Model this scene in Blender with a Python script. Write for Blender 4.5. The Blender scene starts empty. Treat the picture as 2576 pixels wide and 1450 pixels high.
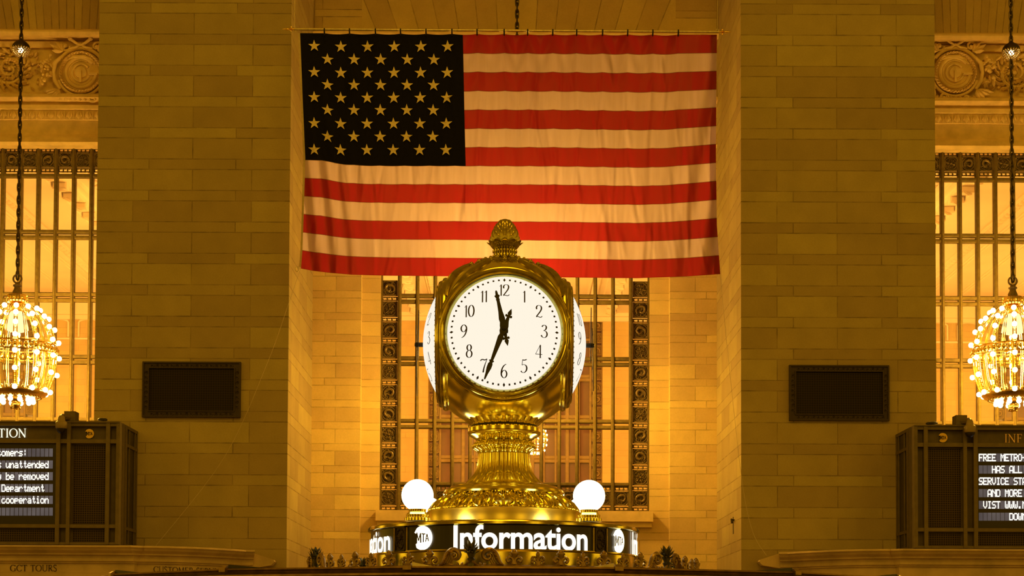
import bpy, math, random
from math import sin, cos, pi, radians, sqrt, atan2, floor, exp
from mathutils import Vector, Matrix

# ------------------------------------------------------------------ camera, world, exposure
sc = bpy.context.scene
COL = sc.collection
FPX, CX, PPY = 4100.0, 1288.0, 1460.0          # focal length and principal point in pixels of a 2576 x 1450 frame
TILT, ROLL = 0.0367, 0.0042
EYE = Vector((0.0, 0.0, 2.15))
cam_d = bpy.data.cameras.new('camera')
cam = bpy.data.objects.new('camera', cam_d)
COL.objects.link(cam)
cam_d.sensor_fit = 'HORIZONTAL'
cam_d.sensor_width = 36.0
cam_d.lens = FPX / 2576.0 * 36.0
cam_d.shift_x = 0.0
cam_d.shift_y = (PPY - 725.0) / 2576.0
cam_d.clip_end = 300
cam.matrix_world = Matrix.Translation(EYE) @ (Matrix.Rotation(pi / 2 + TILT, 4, 'X') @ Matrix.Rotation(ROLL, 4, 'Z'))
sc.camera = cam
sc.view_settings.view_transform = 'Standard'
sc.view_settings.look = 'None'
sc.view_settings.gamma = 1.0
sc.view_settings.exposure = 0.0
sc.view_settings.use_curve_mapping = False
try:
    sc.cycles.caustics_reflective = False
    sc.cycles.caustics_refractive = False
    sc.cycles.sample_clamp_indirect = 4.0
    sc.cycles.max_bounces = 8
    sc.cycles.transparent_max_bounces = 12
except Exception:
    pass
world = bpy.data.worlds.new('hall_glow')
sc.world = world
world.use_nodes = True
def build_world():
    # the unseen rest of the hall: dim vault, lit bays between dark piers, brown floor, plus bright bands made up for the brass to mirror
    nt = world.node_tree; L_ = nt.links
    bg = nt.nodes['Background']
    tc = nt.nodes.new('ShaderNodeTexCoord'); sx = nt.nodes.new('ShaderNodeSeparateXYZ'); L_.new(tc.outputs['Generated'], sx.inputs[0])
    def mth(op, a, b=None):
        nd = nt.nodes.new('ShaderNodeMath'); nd.operation = op
        for k, v in ((0, a), (1, b)):
            if v is None: continue
            if hasattr(v, 'links'): L_.new(v, nd.inputs[k])
            else: nd.inputs[k].default_value = v
        return nd.outputs[0]
    def band(v, a, b): return mth('MULTIPLY', mth('GREATER_THAN', v, a), mth('LESS_THAN', v, b))
    z = sx.outputs[2]
    az = mth('FRACT', mth('MULTIPLY', mth('ADD', mth('ARCTAN2', sx.outputs[0], sx.outputs[1]), 7.0), 12/(2*pi)))
    bay = band(az, 0.28, 0.72); win = band(az, 0.38, 0.62)
    mid = band(z, -0.06, 0.62)
    wall = mth('MULTIPLY', mid, mth('ADD', 0.24, mth('MULTIPLY', bay, 0.62)))
    lit = mth('MULTIPLY', mth('MULTIPLY', win, band(z, 0.02, 0.40)), 1.7)
    top = mth('MULTIPLY', mth('GREATER_THAN', z, 0.62), 0.30)
    low = mth('MULTIPLY', mth('LESS_THAN', z, -0.06), 0.16)
    dim = mth('MULTIPLY', mth('ADD', wall, mth('ADD', top, low)), HALL)
    hot = mth('MULTIPLY', lit, HALL)
    cb = nt.nodes.new('ShaderNodeCombineColor')
    for k, (a, b) in enumerate(((1.0, 1.0), (0.43, 0.68), (0.012, 0.06))):
        L_.new(mth('ADD', mth('MULTIPLY', dim, a), mth('MULTIPLY', hot, b)), cb.inputs[k])
    L_.new(cb.outputs[0], bg.inputs[0])
    bg.inputs[1].default_value = 1.0
HALL = 0.86
build_world()

def lamp(name, kind, loc, power, color, size=0.3, rot=None):
    d = bpy.data.lights.new(name, kind)
    d.energy = power
    d.color = color
    if kind == 'POINT':
        d.shadow_soft_size = size
    elif kind == 'AREA':
        d.shape = 'DISK'
        d.size = size
    elif kind == 'SPOT':
        d.shadow_soft_size = size
    o = bpy.data.objects.new(name, d)
    o.location = loc
    if rot:
        o.rotation_euler = rot
    COL.objects.link(o)
    return o

def aim(a, b):
    return (Vector(b)-Vector(a)).to_track_quat('-Z', 'Y').to_euler()
lamp('pier_fill', 'AREA', (0, 4, 21), 850, (1.0, 0.50, 0.03), 9.0, aim((0, 4, 21), (0, 27, 9.5)))  # added unseen disc that brightens the pier fronts towards the top
WARM = (1.0, 0.50, 0.045)
LIGHT_NICHE = 1250
LIGHT_SIDE = 1500
LIGHT_FAR = 560

# ------------------------------------------------------------------ places read off the photograph
RM = cam.matrix_world.to_3x3()
def W(px, py, D):
    """the point at distance D (world Y) seen at photograph pixel px, py"""
    d = RM @ Vector(((px - CX) / FPX, -(py - PPY) / FPX, -1.0))
    return EYE + d * (D / d.y)
def X(px, D, py=800):
    return W(px, py, D).x
def Z(py, D, px=1288):
    return W(px, py, D).z

# ------------------------------------------------------------------ mesh builder
class MB:
    def __init__(s):
        s.v = []; s.f = []
    def add(s, vs, fs):
        o = len(s.v)
        s.v.extend([tuple(p) for p in vs])
        s.f.extend([tuple(i + o for i in f) for f in fs])
        return s
    def box(s, x0, x1, y0, y1, z0, z1):
        return s.add([(x0,y0,z0),(x1,y0,z0),(x1,y1,z0),(x0,y1,z0),(x0,y0,z1),(x1,y0,z1),(x1,y1,z1),(x0,y1,z1)],
              [(0,3,2,1),(4,5,6,7),(0,1,5,4),(1,2,6,5),(2,3,7,6),(3,0,4,7)])
    def bevbox(s, x0, x1, y0, y1, z0, z1, b):
        """box whose front (low y) face is chamfered"""
        vs = [(x0,y1,z0),(x1,y1,z0),(x1,y1,z1),(x0,y1,z1),(x0,y0+b,z0),(x1,y0+b,z0),(x1,y0+b,z1),(x0,y0+b,z1),
              (x0+b,y0,z0+b),(x1-b,y0,z0+b),(x1-b,y0,z1-b),(x0+b,y0,z1-b)]
        fs = [(0,3,2,1)]
        for i in range(4):
            j = (i+1) % 4
            fs += [(i,j,4+j,4+i),(4+i,4+j,8+j,8+i)]
        fs.append((8,9,10,11))
        return s.add(vs, fs)
    def tube(s, pts, r, n=6, closed=False, flat=1.0):
        pts = [Vector(p) for p in pts]
        m = len(pts)
        rs = r if isinstance(r, (list, tuple)) else [r] * m
        vs = []; up = None
        for i, p in enumerate(pts):
            if closed:
                t = pts[(i+1) % m] - pts[i-1]
            else:
                t = pts[min(i+1, m-1)] - pts[max(i-1, 0)]
            if t.length < 1e-9: t = Vector((0,0,1))
            t.normalize()
            if up is None:
                up = t.orthogonal().normalized()
            up = (up - t * up.dot(t))
            if up.length < 1e-6: up = t.orthogonal()
            up.normalize()
            b = t.cross(up)
            for k in range(n):
                a = 2*pi*k/n
                vs.append(p + up*(rs[i]*cos(a)) + b*(rs[i]*sin(a)*flat))
        fs = []
        for i in range(m if closed else m-1):
            j = (i+1) % m
            for k in range(n):
                l = (k+1) % n
                fs.append((i*n+k, i*n+l, j*n+l, j*n+k))
        if not closed:
            fs.append(tuple(range(n-1, -1, -1)))
            fs.append(tuple((m-1)*n+k for k in range(n)))
        return s.add(vs, fs)
    def lathe(s, prof, n=48, c=(0,0,0), mod=None, axis='Z', a0=0.0, a1=2*pi):
        """prof = list of (radius, height); mod(theta, i, r, h) -> (r, h)"""
        full = abs(a1 - a0 - 2*pi) < 1e-6
        m = n if full else n + 1
        vs = []
        for i, (r, h) in enumerate(prof):
            for k in range(m):
                a = a0 + (a1-a0)*k/n
                rr, hh = mod(a, i, r, h) if mod else (r, h)
                if axis == 'Z':
                    p = (c[0]+rr*sin(a), c[1]-rr*cos(a), c[2]+hh)
                else:      # axis along -Y: height h goes towards the viewer
                    p = (c[0]+rr*sin(a), c[1]-hh, c[2]+rr*cos(a))
                vs.append(p)
        fs = []
        for i in range(len(prof)-1):
            for k in range(n):
                l = (k+1) % m if full else k+1
                fs.append((i*m+k, i*m+l, (i+1)*m+l, (i+1)*m+k))
        return s.add(vs, fs)
    def sphere(s, c, r, nu=16, nv=10, sx=1, sy=1, sz=1):
        vs = [(c[0],c[1],c[2]-r*sz)]
        for j in range(1, nv):
            t = -pi/2 + pi*j/nv
            for k in range(nu):
                a = 2*pi*k/nu
                vs.append((c[0]+r*sx*cos(t)*cos(a), c[1]+r*sy*cos(t)*sin(a), c[2]+r*sz*sin(t)))
        vs.append((c[0],c[1],c[2]+r*sz))
        fs = []
        for k in range(nu):
            fs.append((0, 1+(k+1)%nu, 1+k))
        for j in range(nv-2):
            for k in range(nu):
                l = (k+1) % nu
                fs.append((1+j*nu+k, 1+j*nu+l, 1+(j+1)*nu+l, 1+(j+1)*nu+k))
        e = len(vs)-1; b = 1+(nv-2)*nu
        for k in range(nu):
            fs.append((b+k, b+(k+1)%nu, e))
        return s.add(vs, fs)
    def prism(s, poly, y0, y1):
        """polygon of (x, z) extruded from y0 (front) to y1"""
        n = len(poly)
        vs = [(x,y0,z) for x,z in poly] + [(x,y1,z) for x,z in poly]
        fs = [tuple(range(n)), tuple(range(2*n-1, n-1, -1))]
        for i in range(n):
            j = (i+1) % n
            fs.append((i, n+i, n+j, j))
        return s.add(vs, fs)
    def sweep(s, prof, path):
        """prof = closed list of (out, z); path = list of ((x, y), (nx, ny)); out is along n"""
        n = len(prof); vs = []; fs = []
        for (x,y),(nx,ny) in path:
            for o, z in prof:
                vs.append((x+nx*o, y+ny*o, z))
        for i in range(len(path)-1):
            for k in range(n):
                l = (k+1) % n
                fs.append((i*n+k, (i+1)*n+k, (i+1)*n+l, i*n+l))
        fs.append(tuple(range(n)))
        fs.append(tuple((len(path)-1)*n+k for k in range(n-1,-1,-1)))
        return s.add(vs, fs)
    def ribbon(s, pts, ws, fn):
        """flat stroke in 2D mapped to 3D by fn(x, z)"""
        m = len(pts); vs = []
        for i in range(m):
            a = pts[max(i-1,0)]; b = pts[min(i+1,m-1)]
            tx, tz = b[0]-a[0], b[1]-a[1]
            L = sqrt(tx*tx+tz*tz) or 1
            nx, nz = -tz/L, tx/L
            w = ws[i]/2
            vs.append(fn(pts[i][0]+nx*w, pts[i][1]+nz*w)); vs.append(fn(pts[i][0]-nx*w, pts[i][1]-nz*w))
        return s.add(vs, [(2*i, 2*i+1, 2*i+3, 2*i+2) for i in range(m-1)])
    def build(s, name, mat, parent=None, smooth=0, world=False):
        me = bpy.data.meshes.new(name)
        vs = s.v
        if world and parent is not None:
            o = parent.location.copy(); q = parent.parent
            while q is not None:
                o = o + q.location; q = q.parent
            vs = [(x-o.x, y-o.y, z-o.z) for x,y,z in vs]
        me.from_pydata(vs, [], s.f)
        me.materials.append(mat)
        if smooth:
            for p in me.polygons: p.use_smooth = True
            me.set_sharp_from_angle(angle=radians(smooth))
        me.update()
        ob = bpy.data.objects.new(name, me)
        COL.objects.link(ob)
        if parent is not None: ob.parent = parent
        return ob

def empty(name, loc, label=None, cat=None, group=None):
    o = bpy.data.objects.new(name, None)
    o.empty_display_size = 0.1
    o.location = loc
    COL.objects.link(o)
    tag(o, label, cat, group)
    return o
def tag(o, label=None, cat=None, group=None, kind=None):
    if label: o['label'] = label
    if cat: o['category'] = cat
    if group: o['group'] = group
    if kind: o['kind'] = kind
    return o
def struct(o, label=None):
    o['kind'] = 'structure'
    if label: o['label'] = label
    return o
def copy_tree(o, parent=None):
    c = o.copy(); COL.objects.link(c)
    if parent is not None:
        c.parent = parent
        c.matrix_parent_inverse = o.matrix_parent_inverse.copy()
    for ch in [k for k in o.children]:
        copy_tree(ch, c)
    return c
def catmull(pts, n=6, closed=False):
    out = []; m = len(pts)
    rng = range(m) if closed else range(m-1)
    for i in rng:
        if closed:
            p0,p1,p2,p3 = pts[i-1],pts[i],pts[(i+1)%m],pts[(i+2)%m]
        else:
            p0,p1,p2,p3 = pts[max(i-1,0)],pts[i],pts[i+1],pts[min(i+2,m-1)]
        for k in range(n):
            t = k/n
            out.append(tuple(0.5*((2*b)+(-a+c)*t+(2*a-5*b+4*c-d)*t*t+(-a+3*b-3*c+d)*t**3) for a,b,c,d in zip(p0,p1,p2,p3)))
    if not closed: out.append(tuple(pts[-1]))
    return out

# ------------------------------------------------------------------ materials
MATS = {}
class NT:
    def __init__(s, name):
        s.m = bpy.data.materials.new(name); s.m.use_nodes = True
        s.t = s.m.node_tree; s.t.nodes.clear()
        s.out = s.t.nodes.new('ShaderNodeOutputMaterial')
    def n(s, typ, **kw):
        nd = s.t.nodes.new(typ)
        for k, v in kw.items():
            if k.startswith('i') and k[1:].isdigit():
                s.put(nd.inputs[int(k[1:])], v)
            elif k.startswith('in_'):
                s.put(nd.inputs[k[3:].replace('_',' ')], v)
            else:
                setattr(nd, k, v)
        return nd
    def put(s, sock, v):
        if hasattr(v, 'is_linked') or hasattr(v, 'links'):
            s.t.links.new(v, sock)
        else:
            sock.default_value = v
    def math(s, op, a, b=None, c=None, clamp=False):
        nd = s.t.nodes.new('ShaderNodeMath'); nd.operation = op; nd.use_clamp = clamp
        s.put(nd.inputs[0], a)
        if b is not None: s.put(nd.inputs[1], b)
        if c is not None: s.put(nd.inputs[2], c)
        return nd.outputs[0]
    def mix(s, f, a, b, mode='MIX'):
        nd = s.t.nodes.new('ShaderNodeMix'); nd.data_type = 'RGBA'; nd.blend_type = mode
        s.put(nd.inputs[0], f); s.put(nd.inputs[6], a); s.put(nd.inputs[7], b)
        return nd.outputs[2]
    def noise(s, scale, detail=3, vec=None, rough=0.55):
        nd = s.t.nodes.new('ShaderNodeTexNoise')
        nd.inputs['Scale'].default_value = scale; nd.inputs['Detail'].default_value = detail
        nd.inputs['Roughness'].default_value = rough
        if vec is not None: s.put(nd.inputs['Vector'], vec)
        return nd.outputs[0]
    def ramp(s, f, a0, a1, v0=0.0, v1=1.0):
        nd = s.t.nodes.new('ShaderNodeMapRange')
        nd.inputs[1].default_value = a0; nd.inputs[2].default_value = a1
        nd.inputs[3].default_value = v0; nd.inputs[4].default_value = v1
        s.put(nd.inputs[0], f)
        return nd.outputs[0]
    def pos(s):
        g = s.t.nodes.new('ShaderNodeNewGeometry')
        sx = s.t.nodes.new('ShaderNodeSeparateXYZ'); s.t.links.new(g.outputs['Position'], sx.inputs[0])
        nx = s.t.nodes.new('ShaderNodeSeparateXYZ'); s.t.links.new(g.outputs['True Normal'], nx.inputs[0])
        return g.outputs['Position'], sx.outputs, nx.outputs
    def bsdf(s, col, rough=0.7, metal=0.0, bump=None, bs=0.3, spec=0.5):
        b = s.t.nodes.new('ShaderNodeBsdfPrincipled')
        s.put(b.inputs['Base Color'], col); s.put(b.inputs['Roughness'], rough); s.put(b.inputs['Metallic'], metal)
        b.inputs['Specular IOR Level'].default_value = spec
        if bump is not None:
            bn = s.t.nodes.new('ShaderNodeBump'); bn.inputs['Strength'].default_value = bs
            bn.inputs['Distance'].default_value = 0.01
            s.put(bn.inputs['Height'], bump); s.t.links.new(bn.outputs[0], b.inputs['Normal'])
        s.t.links.new(b.outputs[0], s.out.inputs[0])
        return b
def rgb(c): return (c[0], c[1], c[2], 1.0)

def simple(name, col, rough=0.6, metal=0.0, var=0.12, nscale=8.0, spec=0.5, bump=0.0):
    t = NT(name)
    P, xyz, nn = t.pos()
    f = t.noise(nscale, 4, P)
    a = tuple(x*(1-var) for x in col); b = tuple(min(1, x*(1+var)) for x in col)
    c = t.mix(t.ramp(f, 0.3, 0.7), rgb(a), rgb(b))
    t.bsdf(c, rough, metal, f if bump else None, bump, spec)
    MATS[name] = t.m
    return t.m
def emis(name, col, strength):
    t = NT(name)
    e = t.n('ShaderNodeEmission'); e.inputs[0].default_value = rgb(col); e.inputs[1].default_value = strength
    t.t.links.new(e.outputs[0], t.out.inputs[0])
    return t.m

STONE = (0.60, 0.47, 0.26)
def stone(name, p, z0, L1, o1, L2, o2, base=STONE, seed=0.0, fan=None, split=2/3, joint=0.008, cracks=True, var=0.13, js=1.0):
    """ashlar: alternating tall and low courses of period p; tall joints every L1, low every L2; fan = (x0, z0, step) radial joints"""
    t = NT(name)
    P, xyz, nn = t.pos()
    nx = t.math('ABSOLUTE', nn[0])
    side = t.math('GREATER_THAN', nx, 0.5)
    u = t.math('ADD', t.math('MULTIPLY', xyz[0], t.math('SUBTRACT', 1.0, side)), t.math('MULTIPLY', xyz[1], side))
    vv = t.math('DIVIDE', t.math('SUBTRACT', xyz[2], z0), p)
    row = t.math('FLOOR', vv)
    fr = t.math('SUBTRACT', vv, row)
    low = t.math('GREATER_THAN', fr, split)
    L = t.math('ADD', L1, t.math('MULTIPLY', low, L2 - L1))
    off = t.math('ADD', o1, t.math('MULTIPLY', low, o2 - o1))
    uu = t.math('DIVIDE', t.math('SUBTRACT', u, off), L)
    col = t.math('FLOOR', uu)
    uf = t.math('SUBTRACT', uu, col)
    # distances to joints in metres
    dz = t.math('MINIMUM', t.math('MINIMUM', fr, t.math('SUBTRACT', 1.0, fr)), t.math('ABSOLUTE', t.math('SUBTRACT', fr, split)))
    dz = t.math('MULTIPLY', dz, p)
    du = t.math('MULTIPLY', t.math('MINIMUM', uf, t.math('SUBTRACT', 1.0, uf)), L)
    if fan:
        ang = t.math('ARCTAN2', t.math('SUBTRACT', xyz[0], fan[0]), t.math('SUBTRACT', xyz[2], fan[1]))
        aa = t.math('DIVIDE', ang, fan[2])
        ai = t.math('FLOOR', aa); af = t.math('SUBTRACT', aa, ai)
        rad = t.math('ABSOLUTE', t.math('SUBTRACT', xyz[2], fan[1]))
        da = t.math('MULTIPLY', t.math('MULTIPLY', t.math('MINIMUM', af, t.math('SUBTRACT', 1.0, af)), fan[2]), rad)
        inside = t.math('LESS_THAN', t.math('ABSOLUTE', t.math('SUBTRACT', xyz[0], fan[3])), fan[4])
        dd = t.math('MINIMUM', dz, du)
        d = t.math('ADD', t.math('MULTIPLY', inside, da), t.math('MULTIPLY', t.math('SUBTRACT', 1.0, inside), dd))
        key1 = t.math('ADD', t.math('MULTIPLY', inside, ai), t.math('MULTIPLY', t.math('SUBTRACT', 1.0, inside), col))
        key2 = t.math('MULTIPLY', t.math('SUBTRACT', 1.0, inside), t.math('ADD', t.math('MULTIPLY', row, 2.0), low))
    else:
        d = t.math('MINIMUM', dz, du)
        key1 = col; key2 = t.math('ADD', t.math('MULTIPLY', row, 2.0), low)
    cv = t.n('ShaderNodeCombineXYZ', i0=key1, i1=key2, i2=t.math('ADD', seed, t.math('MULTIPLY', side, 7.0)))
    wn = t.n('ShaderNodeTexWhiteNoise'); wn.noise_dimensions = '3D'
    t.t.links.new(cv.outputs[0], wn.inputs['Vector'])
    tone = t.ramp(wn.outputs['Value'], 0, 1, 1 - var, 1 + var)
    warp = t.noise(2.2, 4, P)
    fine = t.noise(38.0, 3, P)
    tone = t.math('MULTIPLY', tone, t.ramp(warp, 0.25, 0.75, 0.90, 1.08))
    tone = t.math('MULTIPLY', tone, t.ramp(fine, 0.2, 0.8, 0.94, 1.06))
    jw = t.math('MULTIPLY', t.ramp(t.noise(5.0, 3, P), 0.3, 0.75, 0.5, 1.6), joint)
    jm = t.math('LESS_THAN', t.math('DIVIDE', d, jw), 1.0)
    jm = t.math('MULTIPLY', jm, t.ramp(t.noise(3.1, 2, P), 0.35, 0.65, 0.22, 0.62))
    jm = t.math('MULTIPLY', jm, js)
    hue = t.n('ShaderNodeSeparateXYZ'); t.t.links.new(wn.outputs['Color'], hue.inputs[0])
    c1 = t.mix(hue.outputs[0], rgb(base), rgb((base[0]*0.97, base[1]*1.03, base[2]*0.9)))
    c = t.n('ShaderNodeVectorMath'); c.operation = 'SCALE'
    t.t.links.new(c1, c.inputs[0]); t.put(c.inputs[3], tone)
    cc = t.mix(jm, c.outputs[0], rgb((0.10, 0.07, 0.035)))
    t.bsdf(cc, 0.85, 0, t.math('SUBTRACT', t.math('MULTIPLY', fine, 0.4), jm), 0.35, 0.25)
    return t.m

def mesh_wire(name, pitch, wire, wcol, hole):
    """fine square wire mesh on a plate"""
    t = NT(name)
    P, xyz, nn = t.pos()
    def d(a):
        q = t.math('DIVIDE', a, pitch)
        f = t.math('FRACT', q)
        return t.math('LESS_THAN', f, wire)
    m = t.math('MAXIMUM', d(xyz[0]), d(xyz[2]))
    c = t.mix(m, rgb(hole), rgb(wcol))
    t.bsdf(c, 0.55, 0.0, m, 0.4, 0.2)
    return t.m

M_plain = simple('carved_stone', (0.78, 0.60, 0.30), 0.85, 0, 0.12, 5.0, 0.2)
M_ledge = simple('ledge_stone', (0.50, 0.39, 0.25), 0.8, 0, 0.18, 3.0, 0.3)
M_cut = simple('engraved_ink', (0.05, 0.03, 0.02), 0.8)
M_bronze = simple('bronze', (0.14, 0.105, 0.036), 0.75, 0.0, 0.2, 14.0, 0.15)
M_bronzed = simple('dark_bronze', (0.16, 0.115, 0.045), 0.5, 0.3, 0.3, 20.0)
M_iron = simple('dark_iron', (0.035, 0.022, 0.012), 0.5, 0.3, 0.2, 20.0)
M_board = simple('board_metal', (0.135, 0.107, 0.052), 0.6, 0.1, 0.15, 9.0)
M_boardin = simple('board_panel', (0.10, 0.078, 0.038), 0.6, 0.1, 0.15, 9.0)
M_black = simple('black_panel', (0.012, 0.009, 0.008), 0.35, 0, 0.1)
tcell = NT('display_cell')
Pc, xc_, nc_ = tcell.pos()
ec = tcell.n('ShaderNodeEmission'); ec.inputs[1].default_value = 1.0
tcell.put(ec.inputs[0], tcell.mix(tcell.noise(3.0, 2, Pc), (0.05, 0.038, 0.036, 1), (0.17, 0.135, 0.12, 1)))
tcell.t.links.new(ec.outputs[0], tcell.out.inputs[0])
M_cell = tcell.m
M_brass = simple('polished_brass', (0.82, 0.72, 0.15), 0.15, 1.0, 0.10, 9.0)
M_brassd = simple('aged_brass', (0.44, 0.38, 0.08), 0.13, 1.0, 0.25, 18.0)
M_satin = simple('satin_brass', (0.80, 0.68, 0.17), 0.27, 1.0, 0.06, 9.0)
M_roofb = simple('roof_brass', (0.85, 0.70, 0.25), 0.42, 0.7, 0.06, 9.0)
M_fin = simple('finial_bronze', (0.40, 0.34, 0.08), 0.30, 1.0, 0.25, 30.0)
M_crest = simple('crest_bronze', (0.27, 0.185, 0.08), 0.36, 0.85, 0.3, 30.0)
M_gold = simple('gilt', (0.85, 0.60, 0.16), 0.22, 1.0, 0.1)
M_pine = simple('green_bronze', (0.09, 0.085, 0.04), 0.42, 0.7, 0.3, 40.0)
M_num = simple('numeral_black', (0.03, 0.02, 0.008), 0.6)
M_hand = simple('hand_black', (0.010, 0.008, 0.005), 0.4)
M_rod = simple('pole_metal', (0.62, 0.55, 0.36), 0.35, 0.6, 0.2, 20.0)
M_tie = simple('tie_black', (0.012, 0.010, 0.008), 0.7)
M_dial = emis('opal_dial', (1.0, 0.91, 0.75), 1.0)
M_globe = emis('opal_globe', (1.0, 0.84, 0.5), 9.0)
M_bulb = emis('lit_bulb', (1.0, 0.74, 0.36), 11.0)
M_sign = emis('lit_lettering', (1.0, 0.86, 0.6), 2.6)
M_led = emis('led_characters', (1.0, 0.93, 0.74), 1.6)
M_head = emis('lit_header', (1.0, 0.97, 0.72), 1.2)
M_floor = simple('marble_floor', (0.30, 0.24, 0.17), 0.35, 0, 0.2, 1.5)
M_chain = simple('chain_metal', (0.06, 0.045, 0.022), 0.3, 0.8, 0.3, 20.0)
M_crystal = simple('crystal', (0.85, 0.62, 0.30), 0.18, 0.6, 0.3, 60.0)

# ------------------------------------------------------------------ lights of the place (chandelier glow sits in the chandelier builder)
for xx, yy, zz_, k_ in ((-15.5, 36.0, 8.6, 1.0), (-7.0, 36, 8.6, 1.0), (-0.2, 36.0, 8.6, 1.0), (7.2, 36, 8.6, 1.0), (15.7, 36.0, 8.6, 1.0), (-15.5, 42.0, 8.6, 1.0), (-8.2, 42, 8.6, 1.0), (-0.25, 42.0, 8.6, 1.0), (8.4, 42, 8.6, 1.0), (15.7, 42.0, 8.6, 1.0)):
    lamp('far_room_light', 'POINT', (xx, yy, zz_), LIGHT_FAR*k_, (1.0, 0.49, 0.08), 0.35)

# ------------------------------------------------------------------ the setting
D0, D1 = 27.0, 30.2                       # pier fronts, back wall of the niches
def zpx(y, D, px): return Z(y, D, px)

floor = MB().box(-40, 40, -25, 50, -0.3, 0.0).build('floor', M_floor); struct(floor)

PIER = (0.395, 0.312, 0.165)
PX = {'ll': X(244, D0, 500), 'lr': X(727, D0, 720), 'rl': X(1864, D0, 720), 'rr': X(2353, D0, 500)}
sl = stone('ashlar_left_pier', 80.5*D0/FPX, Z(164.2, D0, 480), 150.6*D0/FPX, X(335, D0, 440), 220.6*D0/FPX, X(374.5, D0, 440), seed=1, base=PIER)
sr = stone('ashlar_right_pier', 80.5*D0/FPX, Z(166.6, D0, 1900), 152.5*D0/FPX, X(1953.8, D0, 200), 224*D0/FPX, X(1994.5, D0, 200), seed=2, base=PIER)
o = MB().box(PX['ll'], PX['lr'], D0, D1+0.5, 0, 16).build('wall_left', sl); struct(o, 'left ashlar pier beside the hanging flag')
o = MB().box(PX['rl'], PX['rr'], D0, D1+0.5, 0, 16).build('wall_right', sr); struct(o, 'right ashlar pier beside the hanging flag')

XC = (X(783, D1, 900) + X(1808, D1, 900)) / 2
kb = FPX / D1
sbl = stone('ashlar_back_left', 55.6/kb, Z(1006.5, D1, 840), 1.02, X(843.5, D1, 1000), 1.35, X(815.5, D1, 1000), seed=3, base=(0.70,0.53,0.27), js=0.7)
sbr = stone('ashlar_back_right', 55.6/kb, Z(789, D1, 1740), 1.02, X(1749, D1, 780), 1.35, X(1777, D1, 780), seed=4, base=(0.70,0.53,0.27), js=0.7)
DW = 30.5                                # window plane
WP = 45*DW/FPX                           # pane pitch
NP = 13
WX0 = X(1004, DW, 1000)                  # first mullion of the middle window
WXC = WX0 + NP*WP/2
BW = 0.35                                # width of the ornamental border
WH = NP*WP/2 + BW                        # half width of a window
ZT = Z(369, DW, 120)                    # window head
ZS = Z(1288, DW, 1290)                   # window sill
SXC = {-1: X(231, DW, 500) + (3-6.5)*WP, 1: X(2369, DW, 500) - (3-6.5)*WP}

# middle bay: pilaster strips, deeper jambs, wall above and below the window
m = MB(); m.box(PX['lr']-0.3, X(907, D1, 1000), D1, 31.0, 0, 13.2)
m.box(X(907, D1, 1000)-0.01, WXC-WH, D1+0.17, 31.0, 0, 13.2)
struct(m.build('wall_back_left', sbl))
m = MB(); m.box(X(1685, D1, 1000), PX['rl']+0.3, D1, 31.0, 0, 13.2)
m.box(WXC+WH, X(1685, D1, 1000)+0.01, D1+0.17, 31.0, 0, 13.2)
struct(m.build('wall_back_right', sbr))
m = MB(); m.box(WXC-WH, WXC+WH, D1+0.17, 31.0, 0, ZS)
struct(m.build('wall_back_lower', sbr))
m = MB()
m.box(WXC-WH-0.05, WXC+WH+0.05, D1-0.02, DW, ZS-0.20, ZS-0.005)
m.box(WXC-WH-0.03, WXC+WH+0.03, D1+0.06, DW, ZS-0.30, ZS-0.20)
struct(m.build('trim_window_sill', M_plain))
m = MB(); m.box(WXC-WH, WXC+WH, D1+0.10, 31.0, ZT, 13.2)
struct(m.build('wall_back_upper', sbl))
zf = Z(946, D1, 1300)
sfan = stone('voussoirs', 55.6/kb, Z(1006.5, D1, 840), 1.3, 0.3, 1.7, 0.8, seed=5, fan=(X(1300, D1, 50), zf, 0.055, X(1305, D1, 50), 400/kb), base=(0.55,0.42,0.23), cracks=False)
ZL = Z(73, D1, 120)
CY = 30.3
struct(MB().box(PX['lr']-0.3, PX['rl']+0.3, D1, 31.0, 13.2, 16).build('wall_back_lintel', sfan))
# side bays
for sgn, nm, pxf in ((-1, 'left', 187), (1, 'right', 2410)):
    xi = PX['ll']+0.3 if sgn < 0 else PX['rr']-0.3
    xo = -16.0 if sgn < 0 else 16.0
    xw0, xw1 = SXC[sgn]-WH, SXC[sgn]+WH
    sf = stone('voussoirs_'+nm, 0.41, ZL, 1.3, 0.3, 1.7, 0.8, seed=6+sgn, fan=(X(pxf, D1, 50), Z(1000, D1, pxf), 0.02, X(pxf, D1, 50), 20.0), base=(0.52,0.39,0.21), cracks=False)
    m = MB(); m.box(min(xi, xo), max(xi, xo), D1, 31.0, ZL, 16)
    struct(m.build('wall_%s_bay_lintel' % nm, sf))
    m = MB(); m.box(min(xi, xo), max(xi, xo), CY+0.06, 31.0, ZT, ZL)
    struct(m.build('wall_%s_bay_upper' % nm, M_plain))
    m = MB(); m.box(min(xi, xo), max(xi, xo), D1+0.1, 31.0, 0, ZS)
    a, b = sorted((xi, xo))
    if xw0 > a: m.box(a, xw0, D1+0.1, 31.0, ZS, ZT)
    if xw1 < b: m.box(xw1, b, D1+0.1, 31.0, ZS, ZT)
    struct(m.build('wall_%s_bay_lower' % nm, sbl if sgn < 0 else sbr))
# niche ceiling
struct(MB().box(-16, 16, D0, 31.0, 16.0, 16.3).build('ceiling', M_plain))

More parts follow.
